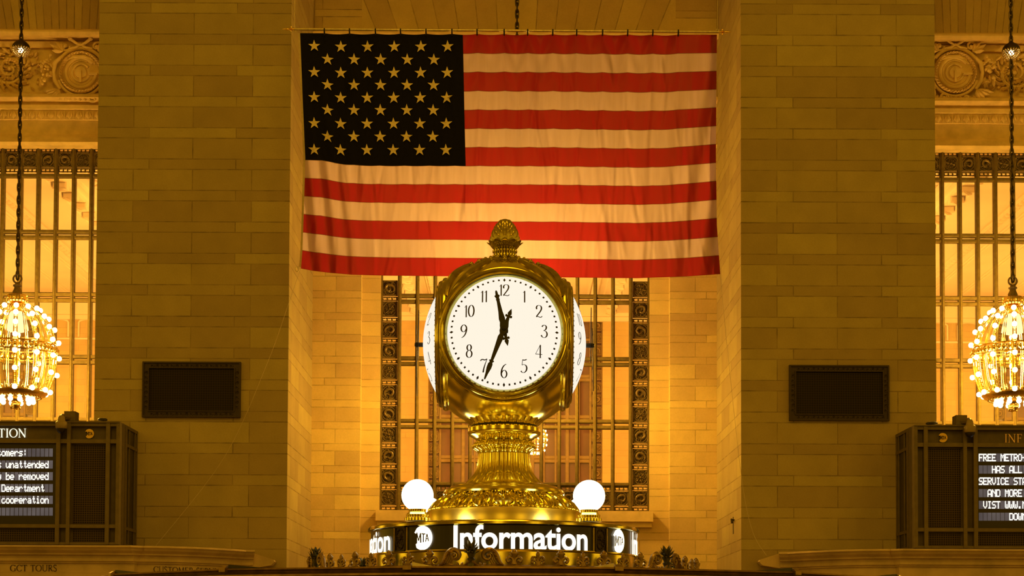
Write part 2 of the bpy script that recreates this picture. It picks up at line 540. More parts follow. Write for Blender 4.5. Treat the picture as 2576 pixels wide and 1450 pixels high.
# cornice over the windows (one profile, three bays)
CY = 30.3
CPROF = [(0,72),(0.42,76),(0.42,80),(0.36,90),(0.16,96),(0.08,103),(0.13,104.5),(0.10,119),(0.02,122),(0.02,232),(0.22,237),(0.24,244),
         (0.20,247),(0.06,258),(0.04,262),(0.11,264),(0.11,274),(0.06,277),(0.06,301),(0.03,303),(0.03,337),(0.06,339),(0.12,345),(0.17,357),(0.11,366),(0,369)]
def cornice(name, x0, x1, px):
    pr = [(o_, Z(y, CY-o_, px)) for o_, y in CPROF]
    pr = pr + [(-0.15, pr[-1][1]), (-0.15, pr[0][1])]
    ob = MB().sweep(pr, [((x0, CY), (0, -1)), ((x1, CY), (0, -1))]).build(name, M_plain)
    return struct(ob)
tr_l = cornice('trim_1', -14.0, PX['ll']+0.2, 120)
tr_r = cornice('trim_2', PX['rr']-0.2, 14.0, 120)
tr_c = cornice('trim_3', PX['lr']-0.2, PX['rl']+0.2, 120)

rnd = random.Random(7)
def swirl(m, x, z, y, r, turns=1.4, dr=1, a0=0.0, w=0.02, ball=True, n=20):
    pts = []; rs = []
    for i in range(n+1):
        t = i/n
        a = a0 + dr*2*pi*turns*t
        rr = r*(1-0.86*t)
        pts.append((x+rr*cos(a), y-0.010*t, z+rr*sin(a))); rs.append(w*(1.0-0.35*t))
    m.tube(pts, rs, 5)
    if ball: m.sphere((x, y-0.012, z), w*1.25, 8, 6)
def leaf(m, x, z, y, ang, L, wd, lift=0.03):
    """pointed leaf with a raised midrib lying in the XZ plane"""
    c, s_ = cos(ang), sin(ang)
    def P(u, v, h): return (x+u*c-v*s_, y-h, z+u*s_+v*c)
    vs = [P(0,0,lift*0.3), P(L*0.3, wd*0.42,0), P(L*0.45,0,lift), P(L*0.3,-wd*0.42,0), P(L*0.62,wd*0.5,lift*0.1), P(L*0.75,0,lift*0.9), P(L*0.62,-wd*0.5,lift*0.1), P(L,0,lift*0.25)]
    m.add(vs, [(0,2,1),(0,3,2),(1,2,5,4),(2,3,6,5),(4,5,7),(5,6,7)])

# carved frieze of each side bay
def frieze(trim, x0, x1, px, sgn):
    yb = CY-0.03
    za, zb = Z(232, CY, px), Z(122, CY, px); zc = (za+zb)/2; H = zb-za
    m = MB()
    x = X(27 if sgn < 0 else 2549, CY, 180); stp = 1.02; k = 0
    while abs(x) < 13.5:
        d = -sgn*(1 if k % 2 == 0 else -1)
        swirl(m, x, zc, yb-0.03, H*0.42, 1.9, d, pi*0.5, 0.035, True, 34)
        for j in range(34):
            a = 2*pi*j/34; q = 0.33+0.07*(j % 2)
            leaf(m, x+H*q*cos(a), zc+H*q*sin(a), yb-0.035-0.02*(j % 2), a+1.0*d, 0.13, 0.065, 0.06)
        for j in range(22):
            a = 2*pi*j/22
            leaf(m, x+H*0.17*cos(a), zc+H*0.17*sin(a), yb-0.03, a-0.9*d, 0.10, 0.05, 0.05)
        for j in range(26):
            a = rnd.uniform(0, 2*pi); rr = H*rnd.uniform(0.1, 0.48)
            m.sphere((x+rr*cos(a), yb-0.03, zc+rr*sin(a)), rnd.uniform(0.018, 0.034), 7, 5)
        for j in range(60):
            leaf(m, x+rnd.uniform(-0.55, 0.55), zc+rnd.uniform(-0.37, 0.37), yb-0.01, rnd.uniform(0, 6.28), rnd.uniform(0.08, 0.17), rnd.uniform(0.035, 0.06), 0.07)
        for j in range(30):
            m.sphere((x+rnd.uniform(-0.55, 0.55), yb-0.03, zc+rnd.uniform(-0.37, 0.37)), rnd.uniform(0.016, 0.034), 7, 5)
        x += sgn*stp; k += 1
    m.build('scroll_carving', M_plain, trim, 50)
    m = MB(); yl = CY-0.075
    z0, z1 = Z(300, yl, px), Z(279, yl, px)
    n = int((x1-x0)/0.088)
    for i in range(n):
        xx = x0+(i+0.5)*0.088
        if i % 2 == 0:
            leaf(m, xx, z1, yl, -pi/2, (z1-z0)*1.05, 0.10, 0.045)
            leaf(m, xx-0.02, z1, yl+0.005, -pi/2-0.35, (z1-z0)*0.8, 0.05, 0.03)
            leaf(m, xx+0.02, z1, yl+0.005, -pi/2+0.35, (z1-z0)*0.8, 0.05, 0.03)
        else:
            m.tube([(xx, yl-0.01, z1), (xx, yl-0.022, (z0+z1)/2), (xx, yl-0.012, z0)], [0.006, 0.012, 0.016], 6)
    m.build('leaf_band', M_plain, trim, 50)
frieze(tr_l, -12.6, PX['ll']+0.2, 120, -1)
frieze(tr_r, PX['rr']-0.2, 12.6, 120, 1)

# cartouches with the interlaced letters
def cartouche(px, py, label):
    c = W(px, py, CY-0.14)
    t = empty('stone_cartouche', c, label, 'carving', 'carved cartouches over the side windows')
    def arc(r, a0, a1, rr, n=40, y=0.0):
        return [(r*cos(a0+(a1-a0)*i/n), y, r*sin(a0+(a1-a0)*i/n)) for i in range(n+1)]
    k = 1/FPX*(CY-0.14)
    m = MB()                                          # shield behind
    m.lathe([(0.0, 0.0), (46*k, 0.0), (50*k, -0.03), (52*k, -0.10), (52*k, -0.16)], 48, (0,0,0), axis='Y')
    m.build('disc', M_plain, t, 40)
    m = MB()                                          # G: outer ring open at the right, with its tongue
    m.tube(arc(38*k, radians(38), radians(352), 0), 5.2*k, 8)
    m.tube(arc(31*k, radians(60), radians(330), 0), 2.4*k, 8)
    m.box(20*k, 43*k, -0.05, 0.0, -7*k, -2*k)
    m.tube([(10*k,0,42*k),(24*k,-0.01,36*k),(36*k,0,22*k)], [2*k,4*k,2.5*k], 8)
    m.tube([(-40*k,0,30*k),(-18*k,-0.02,40*k),(10*k,-0.02,41*k),(32*k,0,30*k)], [2*k,5*k,5*k,2*k], 8)
    m.build('letter_g', M_plain, t, 50)
    m = MB(); m.tube(arc(22*k, radians(35), radians(338), 0), 3.8*k, 8)
    m.build('letter_c', M_plain, t, 50)
    m = MB(); m.lathe([(0,0.035),(14*k,0.03),(16*k,0.0)], 32, axis='Y')
    m.box(-2.6*k, 2.6*k, -0.06, 0.0, -26*k, 4*k)
    m.build('letter_t', M_plain, t, 40)
    m = MB()                                          # leaf wreath
    for j in range(40):
        a = 2*pi*j/40
        for q in range(3):
            r = (45+5*q)*k
            leaf(m, r*cos(a), r*sin(a), 0.0-0.012*q, a+1.0+0.6*q, 14*k, 6.5*k, 0.07)
    m.build('wreath', M_plain, t, 50)
    m = MB()                                          # strapwork frame with ribbons and curled leaves
    m.tube(arc(60*k, radians(200), radians(340), 0, 24, 0.0), [4*k]*25, 8)
    m.tube(arc(62*k, radians(35), radians(145), 0, 24, -0.02), [5*k]*25, 8)
    for s_ in (-1, 1):
        m.tube([(s_*50*k,-0.02,40*k),(s_*66*k,-0.02,24*k),(s_*70*k,0,0),(s_*66*k,0,-22*k),(s_*52*k,-0.02,-44*k)], [4*k,6*k,5*k,6*k,4*k], 8)
        m.tube([(0,-0.05,68*k),(s_*10*k,-0.07,72*k),(s_*24*k,-0.08,82*k)], [3*k,3.5*k,4*k], 8)
        m.sphere((s_*26*k, -0.08, 84*k), 6*k, 10, 8)
        m.tube([(0,-0.05,72*k),(s_*12*k,-0.06,62*k),(s_*30*k,-0.05,60*k)], [3*k,4*k,2*k], 8)
        swirl(m, s_*40*k, 66*k, -0.03, 13*k, 1.1, s_, 0, 3.4*k)
        for a, L in ((0.9, 34), (0.5, 40), (0.1, 30), (1.3, 24)):
            leaf(m, s_*44*k, 52*k, -0.04, a if s_ > 0 else pi-a, L*k, 12*k, 0.06)
        for a, L in ((-0.4, 40), (-0.8, 34), (-0.15, 46), (-1.2, 26)):
            leaf(m, s_*52*k, -46*k, -0.04, a if s_ > 0 else pi-a, L*k, 14*k, 0.06)
        swirl(m, s_*30*k, -66*k, -0.03, 12*k, 1.1, -s_, 0, 3.4*k)
    for j in range(9):
        leaf(m, (j-4)*11*k, -60*k, -0.03, -pi/2+(j-4)*0.16, 16*k, 9*k, 0.05)
    m.build('strapwork', M_plain, t, 50)
    r2 = random.Random(3)                             # fruit swags at the outer side
    for s_ in (-1, 1):
        m = MB()
        for j in range(40):
            u = r2.uniform(0, 1); a = r2.uniform(-1, 1)
            m.sphere((s_*(76+u*26)*k, -0.02-0.03*r2.random(), (26-44*u*abs(a)+a*26)*k), r2.uniform(2.2, 5.2)*k, 8, 6)
        for j in range(16):
            leaf(m, s_*(72+r2.uniform(0, 32))*k, r2.uniform(-34, 36)*k, -0.02, r2.uniform(0, 6.28), r2.uniform(12, 24)*k, r2.uniform(6, 10)*k, 0.05)
        m.build('fruit_swag', M_plain, t, 50)
    return t
cartouche(204, 183, 'round stone cartouche with interlaced letters, beside the left pier')
cartouche(2402, 183, 'round stone cartouche with interlaced letters, beside the right pier')

# ------------------------------------------------------------------ windows
tg = NT('window_glass')
g1 = tg.n('ShaderNodeBsdfTransparent'); g1.inputs[0].default_value = (0.97, 0.95, 0.90, 1)
g2 = tg.n('ShaderNodeBsdfDiffuse'); g2.inputs[0].default_value = (0.8, 0.75, 0.65, 1)   # faint diffuse film put in place of glossy reflections
mx = tg.n('ShaderNodeMixShader'); mx.inputs[0].default_value = 0.02
tg.t.links.new(g1.outputs[0], mx.inputs[1]); tg.t.links.new(g2.outputs[0], mx.inputs[2]); tg.t.links.new(mx.outputs[0], tg.out.inputs[0])
M_glass = tg.m
M_farpane = simple('dusky_pane', (0.20, 0.105, 0.085), 0.25, 0, 0.2, 1.0, 0.5)
M_farframe = simple('pale_bronze', (0.28, 0.19, 0.07), 0.6, 0.0, 0.15, 9.0)

def panel_mesh(seed, S=0.292):
    """square bronze panel: frame, ring and leafy creature-like scrolls"""
    r = random.Random(seed); m = MB(); h = S/2
    m.box(-h, h, 0.0, 0.02, -h, h)
    for a, b, c, d in ((-h,h,-h,-h+0.018),(-h,h,h-0.018,h),(-h,-h+0.018,-h,h),(h-0.018,h,-h,h)):
        m.box(a, b, -0.035, 0.0, c, d)
    m.tube([(0.124*cos(2*pi*i/28), -0.02, 0.124*sin(2*pi*i/28)) for i in range(28)], 0.010, 6, True)
    for i in range(4):
        a = pi/4+i*pi/2
        m.sphere((0.168*cos(a), -0.012, 0.168*sin(a)), 0.017, 8, 6)
        m.tube([(0.128*cos(a-0.5), -0.02, 0.128*sin(a-0.5)), (0.150*cos(a-0.28), -0.02, 0.150*sin(a-0.28)), (0.168*cos(a), -0.022, 0.168*sin(a)), (0.150*cos(a+0.28), -0.02, 0.150*sin(a+0.28)), (0.128*cos(a+0.5), -0.02, 0.128*sin(a+0.5))], 0.007, 5)
        leaf(m, 0.135*cos(a), 0.135*sin(a), -0.01, a, 0.05, 0.045, 0.02)
    if seed % 3 == 0:
        for i in range(24):
            a = 2*pi*i/24; rr = 0.05+0.05*(i % 2)
            leaf(m, rr*cos(a), rr*sin(a), 0.0, a+1.1, 0.05, 0.026, 0.022)
        for i in range(6):
            a = 2*pi*i/6+0.3
            swirl(m, 0.062*cos(a), 0.062*sin(a), -0.012, 0.042, 1.2, 1 if i % 2 else -1, a, 0.010, True, 12)
            leaf(m, 0.02*cos(a+0.5), 0.02*sin(a+0.5), -0.015, a+0.5, 0.09, 0.04, 0.03)
        m.sphere((0, -0.03, 0), 0.022, 10, 8)
    else:
        d = 1 if seed % 3 == 1 else -1
        for i in range(30):
            a = r.uniform(0, 6.28); rr = 0.118*sqrt(r.random())
            leaf(m, rr*cos(a), rr*sin(a), 0.0, r.uniform(0, 6.28), r.uniform(0.035, 0.06), 0.026, 0.022)
        body = catmull([(-0.07*d, -0.03, -0.07), (-0.085*d, -0.03, 0.0), (-0.03*d, -0.035, 0.055), (0.045*d, -0.035, 0.06), (0.075*d, -0.03, 0.0), (0.03*d, -0.03, -0.055), (-0.02*d, -0.03, -0.03)], 4)
        m.tube(body, [0.012+0.016*sin(pi*i/(len(body)-1)) for i in range(len(body))], 7)
        for i in range(11):
            a = r.uniform(0, 6.28); rr = r.uniform(0.03, 0.085)
            leaf(m, rr*cos(a), rr*sin(a), -0.012, a+r.uniform(-1, 1), r.uniform(0.05, 0.08), 0.03, 0.03)
        for i in range(4):
            a = r.uniform(0, 6.28)
            swirl(m, 0.07*cos(a), 0.07*sin(a), -0.010, 0.032, 1.1, d, a, 0.008, True, 10)
    return m
def open_mesh(Lx=0.292, Lz=0.068):
    """openwork strip: three leaf-shaped holes between curling bars"""
    m = MB(); h = Lx/2; q = Lz/2
    m.box(-h, h, -0.02, 0.02, -q, -q+0.010); m.box(-h, h, -0.02, 0.02, q-0.010, q)
    for i in range(4):
        x = -h+0.012+(Lx-0.024)*i/3
        m.tube([(x-0.018, 0, -q), (x-0.004, -0.008, -q*0.3), (x+0.004, -0.008, q*0.4), (x+0.022, 0, q*0.75)], [0.020, 0.013, 0.012, 0.016], 6)
        m.tube([(x+0.018, 0, -q), (x+0.004, -0.008, -q*0.2), (x-0.020, 0, q*0.8)], [0.012, 0.012, 0.014], 6)
    for i in range(3):
        x = -h+0.012+(Lx-0.024)*(i+0.5)/3
        m.sphere((x, -0.01, q-0.012), 0.016, 8, 6); m.sphere((x, -0.008, -q+0.010), 0.011, 8, 6)
    return m
PANELS = [panel_mesh(s_) for s_ in (0, 1, 2)]
proto = {}
def ornament(kind, parent, x, z, rot=False, mat=None):
    key = (kind, rot, mat.name if mat else '')
    if key not in proto:
        if kind == 'o':
            m = open_mesh(); nm = 'openwork_strip'
        else:
            m = PANELS[kind]; nm = 'ornament_panel'
        if rot:
            m2 = MB(); m2.f = m.f; m2.v = [(z_, y_, -x_) for x_, y_, z_ in m.v]; m = m2
        ob = m.build(nm, mat or M_bronzed, parent, 45)
        proto[key] = ob
    else:
        ob = proto[key].copy(); COL.objects.link(ob); ob.parent = parent
    ob.location = (x, 0.0, z)
    return ob

TR = [(Z(a, DW, 1020), Z(b, DW, 1020)) for a, b in ((588, 602), (745, 759.5), (902, 916), (1059.5, 1074.5))]
ZB = Z(1218, DW, 1020); ZTB = Z(443.5, DW, 120)
def window(name, xc, zs, zt, sides=None, top=True, bottom=True, sx=None, label=None):
    w = empty(name, (xc, DW, zs)); struct(w, label)
    hw = NP*WP/2; mw = 0.034
    m = MB()
    for i in range(NP+1):
        x = -hw+i*WP
        m.bevbox(x-mw, x+mw, -0.07, 0.05, 0, zt-zs, 0.018)
        m.box(x-0.014, x+0.014, -0.085, -0.07, 0, zt-zs)
    for za, zb in TR:
        for z in (za, zb):
            m.bevbox(-hw, hw, -0.055, 0.05, z-0.034-zs, z+0.034-zs, 0.015)
    for z in (ZB, ZTB):
        m.bevbox(-hw, hw, -0.06, 0.05, z-0.034-zs, z+0.034-zs, 0.015)
    m.box(-hw-BW, hw+BW, -0.02, 0.06, 0, 0.025); m.box(-hw-BW, hw+BW, -0.02, 0.06, zt-zs-0.025, zt-zs)
    m.box(-hw-BW, -hw-BW+0.028, -0.05, 0.06, 0, zt-zs); m.box(hw+BW-0.028, hw+BW, -0.05, 0.06, 0, zt-zs)
    m.build('frame', M_bronze, w, 0)
    MB().box(-hw-BW, hw+BW, 0.070, 0.078, 0, zt-zs).build('glass', M_glass, w)
    # side borders
    pitch = 53.2*DW/FPX; k = 0
    z = Z(1253, DW, 1020)-zs
    while sides and z < min(zt-zs-0.2, sides):
        for s_ in (-1, 1):
            x = s_*(hw+BW/2+0.012)
            ornament((k*2+(s_ > 0)) % 3, w, x, z)
            ornament('o', w, x, z-pitch/2)
        z += pitch; k += 1
    if top:
        zc = Z(403.5, DW, 120)-zs
        for i in range(NP):
            x = -hw+(i+0.5)*WP
            if sx and not (sx[0] < x+xc < sx[1]): continue
            o_ = ornament(i % 3, w, x, zc); o_.scale = (0.90, 1, 0.95)
            for dz in (-0.19, 0.19):
                q = ornament('o', w, x, zc+dz); q.scale = (0.9, 1, 1.1)
    if bottom:
        zc = (Z(1253, DW, 1020))-zs
        for i in range(NP):
            x = -hw+(i+0.5)*WP
            o_ = ornament((i+1) % 3, w, x, zc); o_.scale = (0.90, 1, 0.92)
            for dz in (-0.19, 0.19):
                q = ornament('o', w, x, zc+dz); q.scale = (0.9, 1, 1.1)
    return w
w1 = window('window_1', WXC, ZS, ZT, sides=Z(690, DW, 1290)-ZS, top=False, bottom=True, label='tall bronze gridded window behind the clock, below the flag')
w2 = window('window_2', SXC[-1], ZS, ZT, top=True, bottom=False, sx=(X(-30, DW, 400), 0), label='tall bronze gridded window beside the left pier')
w3 = window('window_3', SXC[1], ZS, ZT, top=True, bottom=False, sx=(0, X(2606, DW, 400)), label='tall bronze gridded window beside the right pier')

# ------------------------------------------------------------------ the room beyond the windows
DF = 47.0; ZC = Z(786, DF, 120)
sfar = stone('ashlar_far_room', 0.50, 2.15, 1.4, 0.2, 1.9, 0.7, seed=9, base=(0.66,0.50,0.26), cracks=False, var=0.04, joint=0.008, js=0.3)
M_plaster = simple('painted_plaster', (0.92, 0.83, 0.74), 0.8, 0, 0.04, 1.5, 0.2)
FXC = {0: (1297-1290)*DF/FPX+X(1290, DF, 900), -1: X(92, DF, 950)-WH, 1: X(2500, DF, 950)+WH}
wins = sorted((FXC[k]-WH, FXC[k]+WH) for k in FXC)
m = MB(); xa = -21.0
for a, b in wins:
    m.box(xa, a, DF, DF+0.6, 0, ZC+1); m.box(a, b, DF, DF+0.6, ZT, ZC+1); m.box(a, b, DF, DF+0.6, 0, ZS); xa = b
m.box(xa, 21.0, DF, DF+0.6, 0, ZC+1)
struct(m.build('wall_far', sfar))
struct(MB().box(-21.3, -21.0, 31.0, DF+0.6, 0, ZC+1).build('wall_far_left', sfar))
struct(MB().box(21.0, 21.3, 31.0, DF+0.6, 0, ZC+1).build('wall_far_right', sfar))
m = MB(); m.box(-21.3, 21.3, 31.0, DF+0.6, ZC+0.30, ZC+0.6)
for xb in (-16.8, -10.1, -3.4, 3.4, 10.1, 16.8):           # long beams with stepped mouldings, blocks beneath
    for hw_, d in ((0.85, 0.10), (0.70, 0.20), (0.42, 0.30)):
        m.box(xb-hw_, xb+hw_, 31.0, DF, ZC+0.30-d, ZC+0.31)
for xb in (-8.55, 8.55, -4.95, 4.95):
    for yb in (34.6, 35.7):
        for hw_, d in ((0.16, 0.05), (0.10, 0.10)):
            m.box(xb-0.45, xb+0.45, yb-hw_, yb+hw_, ZC+0.30-d, ZC+0.31)
for xb in (-15.4, -13.9, -12.6, -11.7, -8.3, -7.4, -6.3, -5.2, -2.2, -1.0, 0.2, 1.3, 2.3, 5.2, 6.3, 7.4, 8.3, 11.7, 12.6, 13.9, 15.4):
    m.box(xb-0.10, xb+0.10, 31.0, DF, ZC+0.275, ZC+0.31); m.box(xb-0.03, xb+0.03, 31.0, DF, ZC+0.25, ZC+0.28)
cf = struct(m.build('ceiling_far', M_plaster))
m = MB()
for xb in (-10.1, 10.1, -3.4, 3.4, -16.8, 16.8):
    y = 31.4
    while y < 46.6:
        for s_ in ((1,) if xb < 0 else (-1,)):
            m.bevbox(xb+s_*0.58-0.15, xb+s_*0.58+0.15, y, y+0.22, ZC-0.04, ZC+0.1, 0.03)
            m.tube([(xb+s_*0.58-0.1, y+0.02, ZC-0.02), (xb+s_*0.58, y+0.06, ZC-0.07), (xb+s_*0.58+0.1, y+0.16, ZC-0.03)], 0.035, 6)
        y += 0.80
m.build('modillions', M_plaster, cf, 40)
m = MB()
for xb in (-10.1, 10.1, -3.4, 3.4):
    for off in (-1.15, 1.15):
        y = 31.3
        while y < 46.7:
            m.sphere((xb+off, y, ZC+0.28), 0.085, 8, 6, 1, 1.25, 0.8); y += 0.26
    for off in (-1.05, -1.28, 1.05, 1.28):
        m.box(xb+off-0.02, xb+off+0.02, 31.0, DF, ZC+0.25, ZC+0.31)
m.build('egg_moulding', M_plaster, cf, 40)
# far cornice with arched brackets
m = MB(); m.box(-21, 21, DF-0.25, DF, ZC-0.10, ZC+0.3); m.box(-21, 21, DF-0.12, DF, ZC-0.22, ZC-0.10)
struct(m.build('trim_far_cornice', M_plaster))
m = MB()
for xx in (-15.0, -14.1, -13.2, -12.3, -11.4, 11.4, 12.3, 13.2, 14.1, 15.0, -4.4, 4.4):
    pts = [(xx-0.3, DF-0.03, ZC-0.72), (xx-0.3, DF-0.03, ZC-0.3)]+[(xx-0.3*cos(pi*i/8), DF-0.03, ZC-0.3+0.10*sin(pi*i/8)) for i in range(1, 8)]+[(xx+0.3, DF-0.03, ZC-0.3), (xx+0.3, DF-0.03, ZC-0.72)]
    m.tube(pts, 0.028, 6)
m.box(-15.6, -10.9, DF-0.05, DF, ZC-0.80, ZC-0.75); m.box(10.9, 15.6, DF-0.05, DF, ZC-0.80, ZC-0.75)
struct(m.build('trim_far_brackets', M_plaster))
# far windows: same frame, dusky panes
PANMES = None
for i, k in enumerate((0, -1, 1)):
    w = empty('window_%d' % (4+i), (FXC[k], DF+0.1, ZS)); struct(w, ('dusky far window seen through the middle window', 'dusky far window seen through the left window', 'dusky far window seen through the right window')[i])
    hw = NP*WP/2
    if i == 0:
        m = MB()
        for j in range(0, NP+1):
            x = -hw+j*WP; th = 0.05 if j % 3 == 2 else 0.03
            m.bevbox(x-th, x+th, -0.07, 0.05, 0, ZT-ZS, 0.015)
        for za, zb in TR:
            for z in (za, zb): m.bevbox(-hw, hw, -0.055, 0.05, z-0.05-ZS, z+0.05-ZS, 0.015)
        for z in (ZB, ZTB): m.bevbox(-hw, hw, -0.06, 0.05, z-0.04-ZS, z+0.04-ZS, 0.015)
        m.box(-hw-BW, -hw-BW+0.03, -0.05, 0.06, 0, ZT-ZS); m.box(hw+BW-0.03, hw+BW, -0.05, 0.06, 0, ZT-ZS)
        ff = m.build('frame', M_farframe, w)
        fp = MB().box(-hw-BW, hw+BW, 0.06, 0.09, 0, ZT-ZS).build('pane', M_farpane, w)
    else:
        for src in (ff, fp):
            c = src.copy(); COL.objects.link(c); c.parent = w
    z = Z(1253, DW, 1020)-ZS; q = 0
    while z < ZT-ZS-0.15:
        for s_ in (-1, 1):
            if i == 0 or s_ == (1 if k < 0 else -1):
                ornament((q+s_) % 3, w, s_*(hw+BW/2+0.012), z, mat=M_farframe)
        z += 0.36; q += 1

# ------------------------------------------------------------------ the information booth: canopy, cresting, sign drum, clock, globes
DC = 8.6                                  # distance of the clock axis
AX = X(1268.5, DC, 1000)
AY = DC
ZE = Z(1610, DC, 1268)                    # level of the eye line at the clock
def hz(h): return ZE + h

# canopy and booth (sixteen sided)
NB = 16; RB = 2.15; A0 = radians(12.6)
def pol(r, a): return (AX + r*sin(a), AY - r*cos(a))
booth = empty('information_booth', (AX, AY, 0), 'round brass ticket booth canopy under the clock, bottom edge of photo', 'booth')
angs = [A0 + 2*pi*i/NB for i in range(NB)]
def ringsweep(m, prof, close=True):
    n = len(prof); vs = []; fs = []
    for a in angs:
        for r, h in prof:
            x, y = pol(r, a); vs.append((x, y, hz(h)))
    for i in range(NB):
        j = (i+1) % NB
        for k in range(n if close else n-1):
            l = (k+1) % n
            fs.append((i*n+k, j*n+k, j*n+l, i*n+l))
    m.add(vs, fs)
m = MB(); ringsweep(m, [(0.60, 0.343), (1.10, 0.337), (RB-0.03, 0.288), (RB-0.03, 0.24), (0.6, 0.24)])
m.build('roof', M_brassd, booth, 0, True)
m = MB(); ringsweep(m, [(RB-0.03, 0.291), (RB, 0.291), (RB+0.008, 0.284), (RB, 0.278), (RB-0.012, 0.274), (RB-0.008, 0.268), (RB+0.012, 0.264), (RB+0.012, 0.256), (RB-0.01, 0.250), (RB-0.02, 0.235), (RB-0.015, 0.15), (RB-0.03, 0.10), (RB-0.10, 0.10)])
m.build('cornice', M_crest, booth, 25, True)
m = MB(); ringsweep(m, [(RB-0.05, 0.10), (RB-0.08, 0.06), (RB-0.08, 0.0-ZE+1.05), (RB-0.10, 0.0-ZE+1.05), (RB-0.10, 0.10)])
m.build('glazed_screen', M_black, booth, 0, True)
m = MB(); ringsweep(m, [(RB-0.07, 1.05-ZE), (RB+0.10, 1.05-ZE), (RB+0.10, 0.99-ZE), (RB-0.02, 0.97-ZE), (RB-0.02, 0.0-ZE), (RB-0.2, 0.0-ZE), (RB-0.2, 1.05-ZE)])
m.build('counter', M_ledge, booth, 0, True)
for i, a in enumerate(angs):                                 # corner blocks with flashing wedges
    if cos(a) < -0.2: continue
    m = MB(); x, y = pol(RB, a)
    c, s_ = cos(a), sin(a)
    def T(u, v, h): return (x + u*c + v*s_, y + u*s_ - v*c, hz(h))
    def blk(u0, u1, v0, v1, h0, h1):
        m.add([T(u0,v1,h0),T(u1,v1,h0),T(u1,v0,h0),T(u0,v0,h0),T(u0,v1,h1),T(u1,v1,h1),T(u1,v0,h1),T(u0,v0,h1)],
              [(0,3,2,1),(4,5,6,7),(0,1,5,4),(1,2,6,5),(2,3,7,6),(3,0,4,7)])
    blk(-0.017, 0.017, -0.04, 0.018, 0.276, 0.292)
    m.add([T(-0.017,0.018,0.292), T(0.017,0.018,0.292), T(0.017,-0.04,0.292), T(-0.017,-0.04,0.292), T(-0.012,0.0,0.302), T(0.012,0.0,0.302), T(0.012,-0.04,0.302), T(-0.012,-0.04,0.302)],
          [(0,1,5,4),(1,2,6,5),(2,3,7,6),(3,0,4,7),(4,5,6,7)])
    m.build('corner_block', M_crest, booth, 0, True)
    s2 = 1 if s_ < 0 else -1                                  # wedge on the inner side of the corner
    m = MB(); L = 0.11 if abs(s_) < 0.3 else 0.22
    da = s2*2*pi/NB; frac = L/0.84
    bx, by = pol(RB, a+da)
    def Q(t, h, dv): return (x+(bx-x)*t+s_*dv*-1, y+(by-y)*t+c*dv, hz(h))
    vs = [Q(0.02,0.289,0.0), Q(frac,0.289,0.0), Q(0.02,0.307,0.0), Q(0.02,0.289,0.02), Q(frac,0.289,0.02), Q(0.02,0.307,0.02)]
    m.add(vs, [(0,1,2),(3,5,4),(0,3,4,1),(1,4,5,2),(2,5,3,0)])
    m.build('flashing', M_rod if abs(s_) < 0.3 else M_black, booth, 0, True)

# cresting round the roof: pineapples, scrolls and fleurs on a rail
RC = 1.02; CA0 = radians(-8.2)
crest = empty('roof_cresting', (AX, AY, hz(0.338)), 'bronze ornamental cresting of scrolls and pineapples around the clock drum', 'cresting')
m = MB(); m.lathe([(RC-0.012, -0.004), (RC+0.014, -0.004), (RC+0.014, 0.004), (RC+0.006, 0.010), (RC-0.006, 0.010), (RC-0.012, -0.004)], 96)
m.build('rail', M_crest, crest, 30)
def place(ob, a):
    ob.location = (RC*sin(a), -RC*cos(a), 0.0); ob.rotation_euler = (0, 0, a)
def pineapple_mesh():
    m = MB()
    m.lathe([(0.0,0.0),(0.016,0.0),(0.018,0.012),(0.012,0.022),(0.017,0.034),(0.019,0.038),(0.012,0.044),(0.014,0.050),(0.018,0.058),(0.021,0.066)], 14, mod=lambda a,i,r,h: (r*(1+0.10*cos(7*a)), h))
    for j, (z0, n, tilt, L) in enumerate(((0.060, 9, 0.95, 0.032), (0.070, 8, 0.55, 0.040), (0.085, 6, 0.3, 0.036), (0.098, 4, 0.1, 0.030))):
        for i in range(n):
            a = 2*pi*i/n + j*0.4; st = sin(tilt); ct = cos(tilt); r0 = 0.012
            def P(u, w, o): return ((r0+u*st+o)*sin(a)+w*cos(a), -(r0+u*st+o)*cos(a)+w*sin(a), z0+u*ct)
            m.add([P(0,-0.006,0),P(0,0.006,0),P(L*0.5,-0.007,0.002),P(L*0.5,0.007,0.002),P(L,0,0.008),P(L*0.4,0,0.009)], [(0,1,5),(0,5,2),(1,3,5),(2,5,4),(3,4,5),(0,2,4,3,1)])
    m.lathe([(0.016,0.058),(0.015,0.085),(0.008,0.102),(0.0,0.112)], 10)
    return m
def pine_base():
    m = MB()
    for s_ in (-1, 1):
        m.tube(catmull([(0,-0.004,0.034),(s_*0.012,-0.006,0.022),(s_*0.026,-0.004,0.010),(s_*0.040,0,0.006),(s_*0.044,0,0.014),(s_*0.038,0,0.015)], 4), [0.007]*21, 6)
        for i in range(5):
            leaf(m, s_*(0.006+0.006*i), 0.034-0.006*i, -0.008, -pi/2+s_*0.4, 0.016, 0.010, 0.006)
    return m
